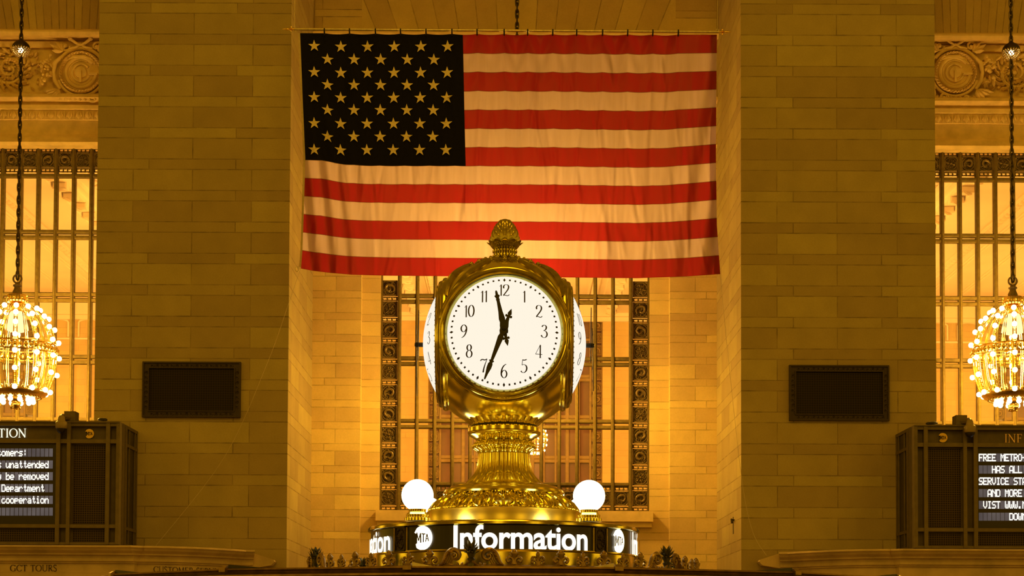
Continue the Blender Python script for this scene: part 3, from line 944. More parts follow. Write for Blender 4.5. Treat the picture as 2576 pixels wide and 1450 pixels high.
def scroll_mesh(d):
    """big C-scroll sweeping up towards the pineapple"""
    m = MB()
    sp = []
    for i in range(26):                                        # volute
        t = i/25; a = -0.4+4.9*t; r = 0.026*(1-0.72*t)
        sp.append((-0.014+r*cos(a)*1.0, 0.056+r*sin(a)))
    stem = [(0.060, 0.004), (0.044, 0.012), (0.032, 0.030), (0.022, 0.046)]
    # arch from the rail up and over into the volute
    path = catmull([(0.066,0.003),(0.048,0.010),(0.034,0.030),(0.020,0.062),(-0.004,0.080),(-0.028,0.076),(-0.040,0.058),(-0.032,0.040),(-0.014,0.036),(-0.004,0.048),(-0.010,0.060),(-0.020,0.056)], 4)
    n = len(path)
    m.tube([(d*x, 0, z) for x, z in path], [0.006+0.006*sin(pi*min(1, i/n*1.3)) if i < n*0.75 else 0.0065 for i in range(n)], 7)
    m.sphere((-0.017*d, -0.004, 0.055), 0.009, 8, 6)
    path2 = catmull([(0.040,0.006),(0.014,0.012),(-0.010,0.006),(-0.026,0.004),(-0.034,0.012),(-0.026,0.016)], 4)
    m.tube([(d*x, 0, z) for x, z in path2], 0.006, 6)
    for i in range(7):
        x, z = path[2+i*2]
        leaf(m, d*x, z, -0.008, (pi*0.5+0.9) if d > 0 else (pi*0.5-0.9), 0.020, 0.012, 0.007)
    for i in range(4):                                         # ribs filling the scroll
        m.tube([(d*(0.040-0.012*i), 0.002, 0.010), (d*(0.022-0.010*i), 0.002, 0.034), (d*(0.010-0.008*i), 0.002, 0.062)], 0.004, 5)
    return m
def fleur_mesh(kind):
    m = MB()
    for s_ in (-1, 1):
        if kind == 0:
            m.tube(catmull([(s_*0.052,0,0.004),(s_*0.034,0,0.006),(s_*0.012,0,0.014),(s_*0.006,0,0.034),(s_*0.020,0,0.046),(s_*0.034,0,0.036),(s_*0.028,0,0.024),(s_*0.020,0,0.030)], 4), [0.005]*8+[0.0075]*21, 6)
            m.tube([(0,0,0.044),(s_*0.012,0,0.062),(s_*0.020,0,0.064)], [0.008,0.007,0.004], 6)
        else:
            m.tube(catmull([(s_*0.052,0,0.004),(s_*0.030,0,0.004),(s_*0.010,0,0.012),(s_*0.008,0,0.024),(s_*0.020,0,0.032),(s_*0.028,0,0.022),(s_*0.020,0,0.018)], 4), 0.006, 6)
            m.tube(catmull([(0,0,0.030),(s_*0.010,0,0.044),(s_*0.024,0,0.046),(s_*0.028,0,0.036)], 4), 0.0065, 6)
            m.sphere((s_*0.026, 0, 0.036), 0.008, 8, 6)
    if kind == 0:
        m.lathe([(0.0,0.010),(0.010,0.012),(0.007,0.030),(0.009,0.044),(0.015,0.060),(0.016,0.068),(0.010,0.078),(0.004,0.084),(0,0.086)], 10)
    else:
        m.lathe([(0.0,0.004),(0.010,0.006),(0.006,0.020),(0.008,0.034),(0.007,0.048),(0.010,0.056),(0.009,0.066),(0.004,0.074),(0,0.078)], 10)
    return m
def part_copy(src, parent):
    c = src.copy(); COL.objects.link(c); c.parent = parent
    for ch in src.children:
        d = ch.copy(); COL.objects.link(d); d.parent = c
    return c
P_pine = pineapple_mesh().build('pineapple', M_pine, crest, 40)
pine_base().build('leaf_base', M_crest, P_pine, 40)
P_sc = {d: scroll_mesh(d).build('scroll', M_crest, crest, 40) for d in (-1, 1)}
P_fl = [fleur_mesh(k).build('fleur', M_crest, crest, 40) for k in (0, 1)]
used = set()
def put_crest(src, a):
    ob = src if src.name not in used else part_copy(src, crest)
    used.add(src.name); place(ob, a)
for g in range(6):
    a0 = CA0 + g*pi/3
    put_crest(P_pine, a0)
    put_crest(P_sc[1], a0 + radians(5.4)); put_crest(P_sc[-1], a0 - radians(5.4))
    for k in range(7):
        put_crest(P_fl[k % 2], a0 + radians(11.3 + 6.23*k))

# ---------------------------------------------------------------- illuminated sign drum
sign = empty('information_sign', (AX, AY, hz(0.345)), 'black drum sign with lit white Information lettering under the clock', 'sign')
RS = 0.705
def lz(h): return h - 0.345
m = MB(); m.lathe([(0.30, lz(0.588)), (RS-0.022, lz(0.586))], 96)
m.build('drum_roof', M_roofb, sign, 30)
m = MB(); m.lathe([(RS-0.022, lz(0.586)), (RS+0.006, lz(0.581)), (RS+0.010, lz(0.575)), (RS+0.010, lz(0.563)), (RS+0.004, lz(0.560)), (RS-0.006, lz(0.556)), (RS-0.02, lz(0.556))], 128)
m.build('top_rim', M_brassd, sign, 30)
m = MB(); m.lathe([(RS-0.02, lz(0.440)), (RS+0.004, lz(0.440)), (RS+0.006, lz(0.434)), (RS-0.002, lz(0.428)), (RS-0.002, lz(0.345)), (RS-0.03, lz(0.345))], 128)
m.build('lower_band', M_brassd, sign, 30)
def cyl(r, a, h): return (r*sin(a), -r*cos(a), lz(h))
def bend_text(txt, a_left, a_right, h0, h1, r, offset, name, mat, parent, track=1.0):
    cu = bpy.data.curves.new(name, 'FONT'); cu.body = txt; cu.size = 1.0; cu.offset = offset; cu.space_character = track
    cu.resolution_u = 6
    ob = bpy.data.objects.new(name, cu); COL.objects.link(ob)
    bpy.context.view_layer.update()
    me = bpy.data.meshes.new_from_object(ob.evaluated_get(bpy.context.evaluated_depsgraph_get()))
    bpy.data.objects.remove(ob)
    import bmesh
    bm = bmesh.new(); bm.from_mesh(me)
    x0 = min(v.co.x for v in bm.verts); x1 = max(v.co.x for v in bm.verts)
    capv = max(v.co.y for v in bm.verts)
    for i in range(1, 60):
        xx = x0+(x1-x0)*i/60
        bmesh.ops.bisect_plane(bm, geom=bm.verts[:]+bm.edges[:]+bm.faces[:], dist=1e-6, plane_co=(xx,0,0), plane_no=(1,0,0))
    y0 = min(v.co.y for v in bm.verts)
    for v in bm.verts:
        a = a_left+(a_right-a_left)*(v.co.x-x0)/(x1-x0)
        h = h0+(h1-h0)*(v.co.y-0.0)/capv
        v.co = Vector(cyl(r, a, h))
    bm.to_mesh(me); bm.free()
    me.materials.clear(); me.materials.append(mat)
    o2 = bpy.data.objects.new(name, me); COL.objects.link(o2); o2.parent = parent
    return o2
def mta_logo(put, R, mat_disc, mat_txt, parent, lift):
    """disc bitten on the left, letters shrinking towards the right; put(x, z, out) -> 3D"""
    m = MB(); n = 48; poly = []
    for i in range(n+1):
        a = radians(128) - radians(256)*i/n
        poly.append((R*cos(a), R*sin(a)))
    poly += [(-R*0.70, -R*0.52), (-R*0.60, -R*0.42), (-R*0.60, R*0.40), (-R*0.85, R*0.46)]
    c = put(0.1*R, 0, 0)
    vs = [put(x, z, 0) for x, z in poly]
    m.add([c]+vs, [(0, 1+i, 1+(i+1) % len(vs)) for i in range(len(vs))])
    disc = m.build('logo_disc', mat_disc, parent)
    m = MB()
    def sc_(x): return 0.46-0.17*(x+0.62)/1.3
    def st(p0, p1, w):
        (x0, t0), (x1, t1) = p0, p1
        m.ribbon([(R*x0, R*t0*sc_(x0)), (R*(x0+x1)/2, R*(t0+t1)/2*sc_((x0+x1)/2)), (R*x1, R*t1*sc_(x1))], [R*w]*3, lambda x, z: put(x, z, lift))
    st((-0.58,-1),(-0.54,1),0.13); st((-0.54,1),(-0.36,-0.55),0.10); st((-0.36,-0.55),(-0.16,1),0.10); st((-0.16,1),(-0.13,-1),0.13)
    st((-0.06,0.90),(0.34,0.90),0.09); st((0.14,1),(0.14,-1),0.11)
    st((0.36,-1),(0.50,1),0.09); st((0.50,1),(0.66,-1),0.09); st((0.42,-0.25),(0.60,-0.25),0.07)
    m.build('logo_letters', mat_txt, disc)
    return disc
def medallion_mesh():
    m = MB()
    m.box(-0.040, 0.040, 0.0, 0.008, -0.062, 0.062)
    for x0, x1, z0, z1 in ((-0.040,-0.034,-0.062,0.062),(0.034,0.040,-0.062,0.062),(-0.04,0.04,0.056,0.062),(-0.04,0.04,-0.062,-0.056)):
        m.box(x0, x1, -0.006, 0.0, z0, z1)
    m.tube([(0.031*cos(2*pi*i/24), -0.003, 0.050*sin(2*pi*i/24)) for i in range(24)], 0.0025, 5, True)
    for i in range(10):
        a = 2*pi*i/10
        leaf(m, 0.007*cos(a), 0.007*sin(a), 0.0, a, 0.020 if i % 2 else 0.030, 0.010, 0.006)
    m.sphere((0, -0.004, 0), 0.006, 8, 6)
    for i in range(12):
        a = 2*pi*i/12+0.26
        m.sphere((0.028*cos(a), -0.003, 0.044*sin(a)), 0.003, 6, 4)
    return m
OA = radians(-46.6)
first = None
for q in range(4):
    b0 = OA + q*pi/2
    if q == 0:
        m = MB()                                               # black panel from ornament to ornament
        a0, a1 = b0+radians(4.2), b0+radians(90-4.2)
        m.lathe([(RS-0.012, lz(0.556)), (RS-0.006, lz(0.556)), (RS-0.006, lz(0.440)), (RS-0.012, lz(0.440))], 40, a0=a0, a1=a1)
        pn = m.build('sign_panel', M_black, sign)
        lt = bend_text('Information', b0+radians(26.6), b0+radians(82.9), 0.441, 0.5575, RS, 0.020, 'lettering', M_sign, pn, 0.97)
        al = b0+radians(12.3)
        lg = mta_logo(lambda x, z, o_: cyl(RS+o_, al+x/RS, 0.499+z), 0.060, M_sign, M_black, pn, 0.003)
        md = medallion_mesh().build('medallion', M_iron, sign)
        def place_md(ob, a):
            ob.location = (RS*sin(a), -RS*cos(a), lz(0.499)); ob.rotation_euler = (0, 0, a)
        place_md(md, b0)
        m = MB()
        for s_ in (-1, 1):
            a = b0+s_*radians(3.75)
            m.tube([cyl(RS-0.001, a, 0.440), cyl(RS-0.001, a, 0.556)], 0.006, 8)
        ps = m.build('panel_post', M_brassd, sign)
        first = (pn, md, ps)
    else:
        c = copy_tree(first[0], sign); c.rotation_euler = (0, 0, q*pi/2)
        c = copy_tree(first[1], sign); place_md(c, b0)
        c = copy_tree(first[2], sign); c.rotation_euler = (0, 0, q*pi/2)

# ---------------------------------------------------------------- the clock
clock = empty('station_clock', (AX, AY, hz(0.585)), 'four-faced brass clock with lit opal dials on a fluted pedestal', 'clock')
def ch(h): return h - 0.585
def L(prof): return [(r, ch(h)) for r, h in prof]
m = MB(); m.lathe(L([(0.30,0.588),(0.407,0.588),(0.409,0.592),(0.407,0.596),(0.407,0.664),(0.409,0.668),(0.404,0.672),(0.380,0.673)]), 128)
m.build('base_ring', M_satin, clock, 30)
m = MB()                                                       # acanthus skirt
sk = [(0.392,0.672),(0.386,0.684),(0.374,0.700),(0.355,0.718),(0.333,0.735),(0.312,0.748),(0.303,0.756)]
m.lathe(L(sk), 160)
def skirt(th, t, o_):
    i = min(int(t*(len(sk)-1)), len(sk)-2); f = t*(len(sk)-1)-i
    r = sk[i][0]+(sk[i+1][0]-sk[i][0])*f+o_; h = sk[i][1]+(sk[i+1][1]-sk[i][1])*f+o_*0.9
    return (r*sin(th), -r*cos(th), ch(h))
nM = 20
for j in range(nM):
    a = 2*pi*j/nM; w = 2*pi/nM
    for s_ in (-1, 1):
        m.tube([skirt(a+s_*w*q, t, 0.004) for q, t in ((0.06,0.02),(0.20,0.10),(0.36,0.30),(0.40,0.55),(0.30,0.80),(0.14,0.90),(0.06,0.78),(0.12,0.62),(0.18,0.68))], [0.004,0.005,0.007,0.0075,0.007,0.007,0.006,0.006,0.006], 5)
        m.tube([skirt(a+s_*w*q, t, 0.004) for q, t in ((0.47,0.02),(0.48,0.4),(0.46,0.75),(0.36,0.98))], [0.009,0.007,0.005,0.003], 5)
        m.tube([skirt(a+s_*w*q, t, 0.003) for q, t in ((0.10,0.02),(0.22,0.28),(0.24,0.48))], [0.004,0.004,0.002], 5)
    m.tube([skirt(a, t, 0.005) for t in (0.0, 0.25, 0.45, 0.62)], [0.009,0.008,0.011,0.006], 6)
    for q in (-0.38, -0.22, 0.22, 0.38):
        x, y, z = skirt(a+q*w, 0.03, 0.004); m.sphere((x, y, z), 0.0075, 6, 5)
m.build('leaf_skirt', M_brass, clock, 45)
m = MB(); m.lathe(L([(0.300,0.752),(0.312,0.755),(0.319,0.762),(0.321,0.772),(0.317,0.783),(0.306,0.792),(0.292,0.796),(0.286,0.800),(0.280,0.806),(0.262,0.810),(0.245,0.812)]), 96)
m.build('torus_moulding', M_brass, clock, 30)
m = MB()                                                       # fluted flaring column
colp = [(0.252,0.806),(0.235,0.811),(0.215,0.822),(0.194,0.838),(0.174,0.858),(0.160,0.876),(0.150,0.896),(0.143,0.922),(0.139,0.955),(0.138,0.975),(0.140,0.990),(0.150,0.998),(0.164,1.006),(0.171,1.017),(0.168,1.030),(0.158,1.041),(0.149,1.047)]
def flute(a, i, r, h):
    t = i/(len(colp)-1); s_ = abs(sin(9*a))
    d = 0.085 if t < 0.62 else 0.12
    k = 1 - d*(1-sqrt(max(0, 1-(1-s_)**2))) if t > 0.02 else 1
    return (r*k, h-(0.006*(1-s_) if t > 0.9 else 0))
m.lathe(L(colp), 288, mod=flute)
m.build('fluted_column', M_brass, clock, 50)
m = MB(); m.lathe(L([(0.14,1.040),(0.146,1.048),(0.150,1.056),(0.163,1.066),(0.182,1.076),(0.191,1.083),(0.194,1.088),(0.190,1.092),(0.193,1.095),(0.193,1.113),(0.189,1.118),(0.176,1.119)]), 96)
m.build('collar', M_brass, clock, 30)
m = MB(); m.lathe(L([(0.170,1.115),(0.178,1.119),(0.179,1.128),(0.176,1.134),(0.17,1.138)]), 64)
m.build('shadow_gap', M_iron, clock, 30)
m = MB()                                                       # cup of leaves under the case
m.lathe(L([(0.172,1.130),(0.180,1.138),(0.192,1.150),(0.206,1.162),(0.218,1.172),(0.224,1.178)]), 96)
for j in range(26):
    a0_ = 2*pi*j/26; hw_ = pi/26*0.97
    vs = []
    for iv in range(9):
        v = iv/8; wv = 1.0 if v < 0.72 else sqrt(max(0.0, 1-((v-0.72)/0.28)**2))
        r0 = 0.177+0.050*v**0.9+(0.012*max(0, v-0.7)/0.3); h0 = 1.130+0.056*v
        for iu in range(7):
            uu = -1+iu/3
            rr = r0+0.011*(1-uu*uu)*(0.5+0.5*v)-0.004
            an = a0_+uu*wv*hw_
            vs.append((rr*sin(an), -rr*cos(an), ch(h0-0.002*uu*uu)))
    m.add(vs, [(iv*7+iu, iv*7+iu+1, iv*7+iu+8, iv*7+iu+7) for iv in range(8) for iu in range(6)])
m.build('leaf_cup', M_brass, clock, 50)

RSPH, CUT, HC = 0.453, 0.296, 1.563
import bmesh
bm = bmesh.new()
bmesh.ops.create_uvsphere(bm, u_segments=96, v_segments=64, radius=RSPH)
for nx_, ny_ in ((1,0),(-1,0),(0,1),(0,-1)):
    g = bm.verts[:]+bm.edges[:]+bm.faces[:]
    bmesh.ops.bisect_plane(bm, geom=g, dist=1e-6, plane_co=(nx_*CUT, ny_*CUT, 0), plane_no=(nx_, ny_, 0), clear_outer=True)
    bmesh.ops.holes_fill(bm, edges=[e for e in bm.edges if e.is_boundary], sides=0)
for v in bm.verts: v.co.z += ch(HC)
me = bpy.data.meshes.new('case'); bm.to_mesh(me); bm.free()
for p in me.polygons: p.use_smooth = True
me.set_sharp_from_angle(angle=radians(30))
me.materials.append(M_brass)
case = bpy.data.objects.new('case', me); COL.objects.link(case); case.parent = clock
# beading on the shoulders
for q in range(4):
    ac = q*pi/2
    for s_ in (-1, 1):
        m = MB()
        for i in range(22):
            t = i/21; e = radians(28 + 34*t); az = ac + s_*radians(40 - 16*t)
            rr = RSPH+0.004
            m.sphere((rr*cos(e)*sin(az), -rr*cos(e)*cos(az), ch(HC)+rr*sin(e)), 0.0062, 6, 5)
        pts = []
        for i in range(14):
            t = i/13; e = radians(26 + 38*t); az = ac + s_*radians(43.2 - 21*t)
            pts.append(((RSPH+0.006)*cos(e)*sin(az), -(RSPH+0.006)*cos(e)*cos(az), ch(HC)+(RSPH+0.006)*sin(e)))
        m.tube(pts, [0.008+0.010*sin(pi*i/13) for i in range(14)], 7)
        m.build('beading', M_brassd, case, 50)
m = MB()                                                       # leafy crown under the finial
def crown(a, i, r, h):
    s_ = abs(cos(8*a)); return (r*(0.97+0.05*s_), h-0.008*(1-s_)*(i < 4))
m.lathe(L([(0.205,1.962),(0.196,1.972),(0.182,1.980),(0.168,1.986),(0.158,1.998),(0.130,2.006),(0.104,2.011),(0.086,2.014),(0.072,2.018)]), 160, mod=crown)
for j in range(16):
    a = 2*pi*j/16; m.sphere((0.19*sin(a), -0.19*cos(a), ch(1.980)), 0.012, 8, 6)
for j in range(20):
    a = 2*pi*j/20; m.sphere((0.125*sin(a), -0.125*cos(a), ch(2.008)), 0.010, 8, 6)
m.build('crown', M_brassd, clock, 50)
fin = MB(); fin.lathe(L([(0.084,2.012),(0.072,2.018),(0.062,2.024),(0.058,2.031),(0.066,2.034),(0.0665,2.042),(0.060,2.046),(0.056,2.051),(0.058,2.055),(0.066,2.058),(0.067,2.066),(0.060,2.071),(0.050,2.074)]), 64)
fin = fin.build('finial', M_brassd, clock, 30)
m = MB()
def cup2(a, i, r, h):
    s_ = abs(cos(6*a)); t = i/5
    return (r*(1+0.05*s_*t-0.04*(1-s_)*t)+(0.010*s_ if i == 5 else 0), h-0.013*(1-s_)*t*t)
m.lathe(L([(0.050,2.070),(0.064,2.078),(0.072,2.088),(0.077,2.098),(0.081,2.107),(0.084,2.113),(0.070,2.108)]), 144, mod=cup2)
m.build('leaf_cup', M_brassd, fin, 50)
m = MB()
budp = [(0.070,2.098),(0.075,2.112),(0.0745,2.128),(0.070,2.150),(0.062,2.174),(0.050,2.198),(0.036,2.218),(0.020,2.233),(0.0,2.240)]
m.lathe(L(budp), 48)
for row in range(6):
    hh = 2.106+0.019*row; i = 0
    while budp[i+1][1] < hh: i += 1
    f = (hh-budp[i][1])/(budp[i+1][1]-budp[i][1]); r = budp[i][0]+(budp[i+1][0]-budp[i][0])*f
    n = 12 if row < 4 else 8
    for j in range(n):
        a = 2*pi*(j+0.5*(row % 2))/n; ca, sa = cos(a), sin(a); w = pi*r/n*0.95; Lh = 0.040*(0.5+0.5*r/0.075)
        def SP(u, v, o):
            hz_ = hh+v*Lh; i2 = 0
            while i2 < len(budp)-2 and budp[i2+1][1] < hz_: i2 += 1
            g = min(1, (hz_-budp[i2][1])/(budp[i2+1][1]-budp[i2][1])); rr = budp[i2][0]+(budp[i2+1][0]-budp[i2][0])*g+o
            an = a+u*w/max(r, 0.02)
            return (rr*sin(an), -rr*cos(an), ch(hz_))
        vs = []
        prof_ = ((0, 1.0, 0.001), (0.35, 1.0, 0.004), (0.65, 0.80, 0.0065), (0.88, 0.42, 0.0075), (1.0, 0.0, 0.006))
        for v, wd, o in prof_:
            for u in (-1, -0.6, 0, 0.6, 1): vs.append(SP(u*wd, v, o if abs(u) < 0.3 else (o*0.75 if abs(u) < 0.9 else -0.001)))
        m.add(vs, [(5*p+q_, 5*p+q_+1, 5*p+q_+6, 5*p+q_+5) for p in range(4) for q_ in range(4)])
m.build('bud', M_fin, fin, 60)

# one dial with rim, numerals and hands, facing -Y, then three copies
RD, SAG, DD = 0.294, 0.095, 0.337
RSD = (RD*RD+SAG*SAG)/(2*SAG)
def dome(x, z):
    q = RSD*RSD-x*x-z*z
    return DD + sqrt(max(q, 0)) - (RSD-SAG)
dial = MB()
dial.lathe([(0.0, DD+SAG)]+[(RD*i/20, dome(RD*i/20, 0)) for i in range(1, 21)], 96, (0, 0, ch(HC)), axis='Y')
dial = dial.build('dial', M_dial, clock, 60)
m = MB()
m.lathe([(0.288,0.336),(0.293,0.344),(0.296,0.352),(0.302,0.357),(0.308,0.356),(0.312,0.349),(0.316,0.345),(0.322,0.347),(0.328,0.345),(0.333,0.338),(0.335,0.330),(0.339,0.326),(0.346,0.323),(0.351,0.314),(0.351,0.304),(0.346,0.296),(0.336,0.288)], 128, (0, 0, ch(HC)), axis='Y')
m.build('dial_rim', M_brassd, dial, 25)
def on(x, z, lift=0.0035):
    return (x, -(dome(x, z)+lift), ch(HC)+z)
m = MB()
for i in range(60):
    a = 2*pi*i/60; r = 0.2685
    if i % 5 == 0:
        pts = [(0, 0.0105), (0.0065, 0), (0, -0.0105), (-0.0065, 0)]
    else:
        pts = [(-0.0045, 0.0048), (0.0045, 0.0048), (0.0045, -0.0048), (-0.0045, -0.0048)]
    ca, sa = cos(a), sin(a)
    m.add([on((r+p[1])*sa+p[0]*ca, (r+p[1])*ca-p[0]*sa) for p in pts], [(0, 1, 2, 3)])
m.build('minute_track', M_num, dial)
TH, TN = 0.115, 0.035
def el(cx, cz, rx, rz, a0=0, a1=360, n=28):
    return [(cx+rx*sin(radians(a0+(a1-a0)*i/n)), cz+rz*cos(radians(a0+(a1-a0)*i/n))) for i in range(n+1)]
def nib(p, k0=TN, k1=TH, ang=0.0):
    """pen width: thick where the stroke runs upright"""
    ws = []
    for i in range(len(p)):
        a = p[max(i-1, 0)]; b = p[min(i+1, len(p)-1)]
        dx, dz = b[0]-a[0], b[1]-a[1]; Lq = sqrt(dx*dx+dz*dz) or 1
        ws.append(k0+(k1-k0)*abs(dz/Lq)**1.7)
    return ws
def fix(w): return lambda p: [w]*len(p)
DIG = {
 '0': [(el(0.27,0.5,0.215,0.48), nib, 0.54)],
 '1': [([(0.17,0.0),(0.17,1.0)], fix(0.10), 0.30), ([(0.17,0.98),(0.04,0.82)], fix(0.035), 0)],
 '2': [(catmull([(0.09,0.66),(0.06,0.80),(0.13,0.95),(0.28,1.0),(0.42,0.93),(0.46,0.76),(0.40,0.56),(0.25,0.32),(0.06,0.06)]), nib, 0.54), (catmull([(0.03,0.02),(0.16,0.06),(0.32,0.02),(0.44,0.03),(0.52,0.12)]), fix(0.06), 0)],
 '3': [(catmull([(0.07,0.84),(0.14,0.95),(0.27,1.0),(0.39,0.92),(0.41,0.78),(0.34,0.63),(0.20,0.55)]), nib, 0.52), (catmull([(0.20,0.55),(0.36,0.51),(0.46,0.38),(0.46,0.18),(0.33,0.02),(0.15,0.01),(0.03,0.12),(0.07,0.18)]), nib, 0)],
 '4': [([(0.38,1.0),(0.0,0.27)], fix(0.035), 0.54), ([(0.0,0.27),(0.54,0.27)], fix(0.045), 0), ([(0.38,1.0),(0.38,0.0)], fix(0.10), 0), ([(0.30,0.01),(0.46,0.01)], fix(0.03), 0)],
 '5': [([(0.14,0.97),(0.09,0.56)], fix(0.045), 0.52), (catmull([(0.13,0.95),(0.28,0.93),(0.46,0.99)]), fix(0.07), 0), (catmull([(0.09,0.56),(0.24,0.60),(0.40,0.53),(0.47,0.35),(0.42,0.14),(0.26,0.0),(0.08,0.03),(0.02,0.12)]), nib, 0)],
 '6': [(catmull([(0.44,1.02),(0.28,0.93),(0.13,0.72),(0.05,0.42),(0.08,0.16),(0.25,0.0),(0.42,0.10),(0.48,0.30),(0.41,0.50),(0.27,0.57),(0.13,0.48),(0.07,0.36)]), nib, 0.52)],
 '7': [(catmull([(0.0,0.86),(0.05,0.95),(0.18,0.97),(0.34,0.93),(0.52,1.0)]), fix(0.075), 0.52), (catmull([(0.52,1.0),(0.38,0.66),(0.26,0.30),(0.20,0.0)]), lambda p: [0.035+0.10*i/len(p) for i in range(len(p))], 0)],
 '8': [(el(0.26,0.765,0.165,0.225), nib, 0.52), (el(0.26,0.275,0.215,0.275), nib, 0)],
}
DIG['9'] = [([(0.52-x, 1.0-z) for x, z in DIG['6'][0][0]], nib, 0.52)]
S = 0.064
for hr in range(1, 13):
    m = MB()
    a = 2*pi*hr/12; r = 0.204
    tx = str(hr); wd = sum(DIG[c][0][2] for c in tx)
    x0 = r*sin(a)-wd*S/2; z0 = r*cos(a)-S/2 + (0.006 if hr == 12 else 0)
    for c in tx:
        for p, wf, adv in DIG[c]:
            m.ribbon([(x0+q[0]*S, z0+q[1]*S) for q in p], [w*S for w in wf(p)], on)
        x0 += DIG[c][0][2]*S
    m.build('numeral', M_num, dial)
def hand(outline, ang, y, name, dz=0.004):
    pts = [(x, z) for x, z in outline] + [(-x, z) for x, z in reversed(outline) if x > 1e-6]
    ca, sa = cos(ang), sin(ang); m = MB()
    m.prism([(x*ca+z*sa, ch(HC)-x*sa+z*ca) for x, z in pts], -(y+dz), -y)
    return m.build(name, M_hand, dial)
u = 0.00199
def tailpts(Lt):
    return [(0.0,-Lt),(4*u,-Lt+9*u),(5.5*u,-Lt+14*u),(3*u,-Lt+18*u),(8*u,-Lt+17*u),(9.5*u,-Lt+21*u),(7*u,-Lt+24*u),(3.5*u,-Lt+23*u),(5*u,-Lt+33*u),(7*u,-14*u),(9*u,-8*u)]
mh = tailpts(0.106) + [(10*u,0),(9*u,9*u),(5.5*u,16*u),(7.5*u,24*u),(6*u,46*u),(4*u,80*u),(3.5*u,86*u),(7*u,88*u),(3.8*u,92*u),(6*u,97*u),(6*u,108*u),(3.5*u,122*u),(2*u,137*u),(0,139*u)]
hh_ = tailpts(0.090) + [(10*u,0),(9*u,10*u),(7*u,18*u),(8*u,26*u),(5.5*u,44*u),(4*u,70*u),(4.2*u,74*u),(5*u,76*u),(3.6*u,79*u),(7*u,86*u),(3.6*u,88*u),(2.6*u,97*u),(0,100*u)]
hand(mh, atan2(-49, -130), DD+SAG+0.034, 'minute_hand')
hand(hh_, atan2(-21, 97), DD+SAG+0.024, 'hour_hand')
m = MB(); m.lathe([(0.0,0.478),(0.010,0.476),(0.012,0.470),(0.012,DD+SAG-0.004)], 24, (0,0,ch(HC)), axis='Y')
m.build('hub', M_hand, dial, 40)
for q in (1, 2, 3):
    c = copy_tree(dial, clock); c.rotation_euler = (0, 0, q*pi/2)

# ---------------------------------------------------------------- four globe lamps on the drum
def globe(sx, sy, label):
    a = (0.4275*sx, 0.50*sy)
    t = empty('globe_lamp', (AX+a[0], AY+a[1], hz(0.589)), label, 'lamp', 'globe lamps around the clock')
    return t
g0 = globe(-1, -1, 'white globe lamp on the sign drum, in front and left of the clock pedestal')
m = MB(); m.lathe([(0.0,0.0),(0.064,0.0),(0.064,0.014),(0.058,0.018),(0.053,0.020),(0.056,0.026),(0.056,0.031),(0.049,0.038),(0.043,0.044),(0.044,0.052),(0.046,0.058),(0.038,0.060),(0.0,0.060)], 40)
m.build('base', M_brass, g0, 35)
MB().sphere((0,0,0.128), 0.0795, 48, 32).build('globe', M_globe, g0, 60)
for sx, sy, lb in ((1, -1, 'white globe lamp on the sign drum, in front and right of the clock pedestal'),
                   (-1, 1, 'globe lamp mostly hidden behind the left front globe'),
                   (1, 1, 'globe lamp almost hidden behind the right front globe')):
    t = globe(sx, sy, lb)
    for ch_ in g0.children: copy_tree(ch_, t)

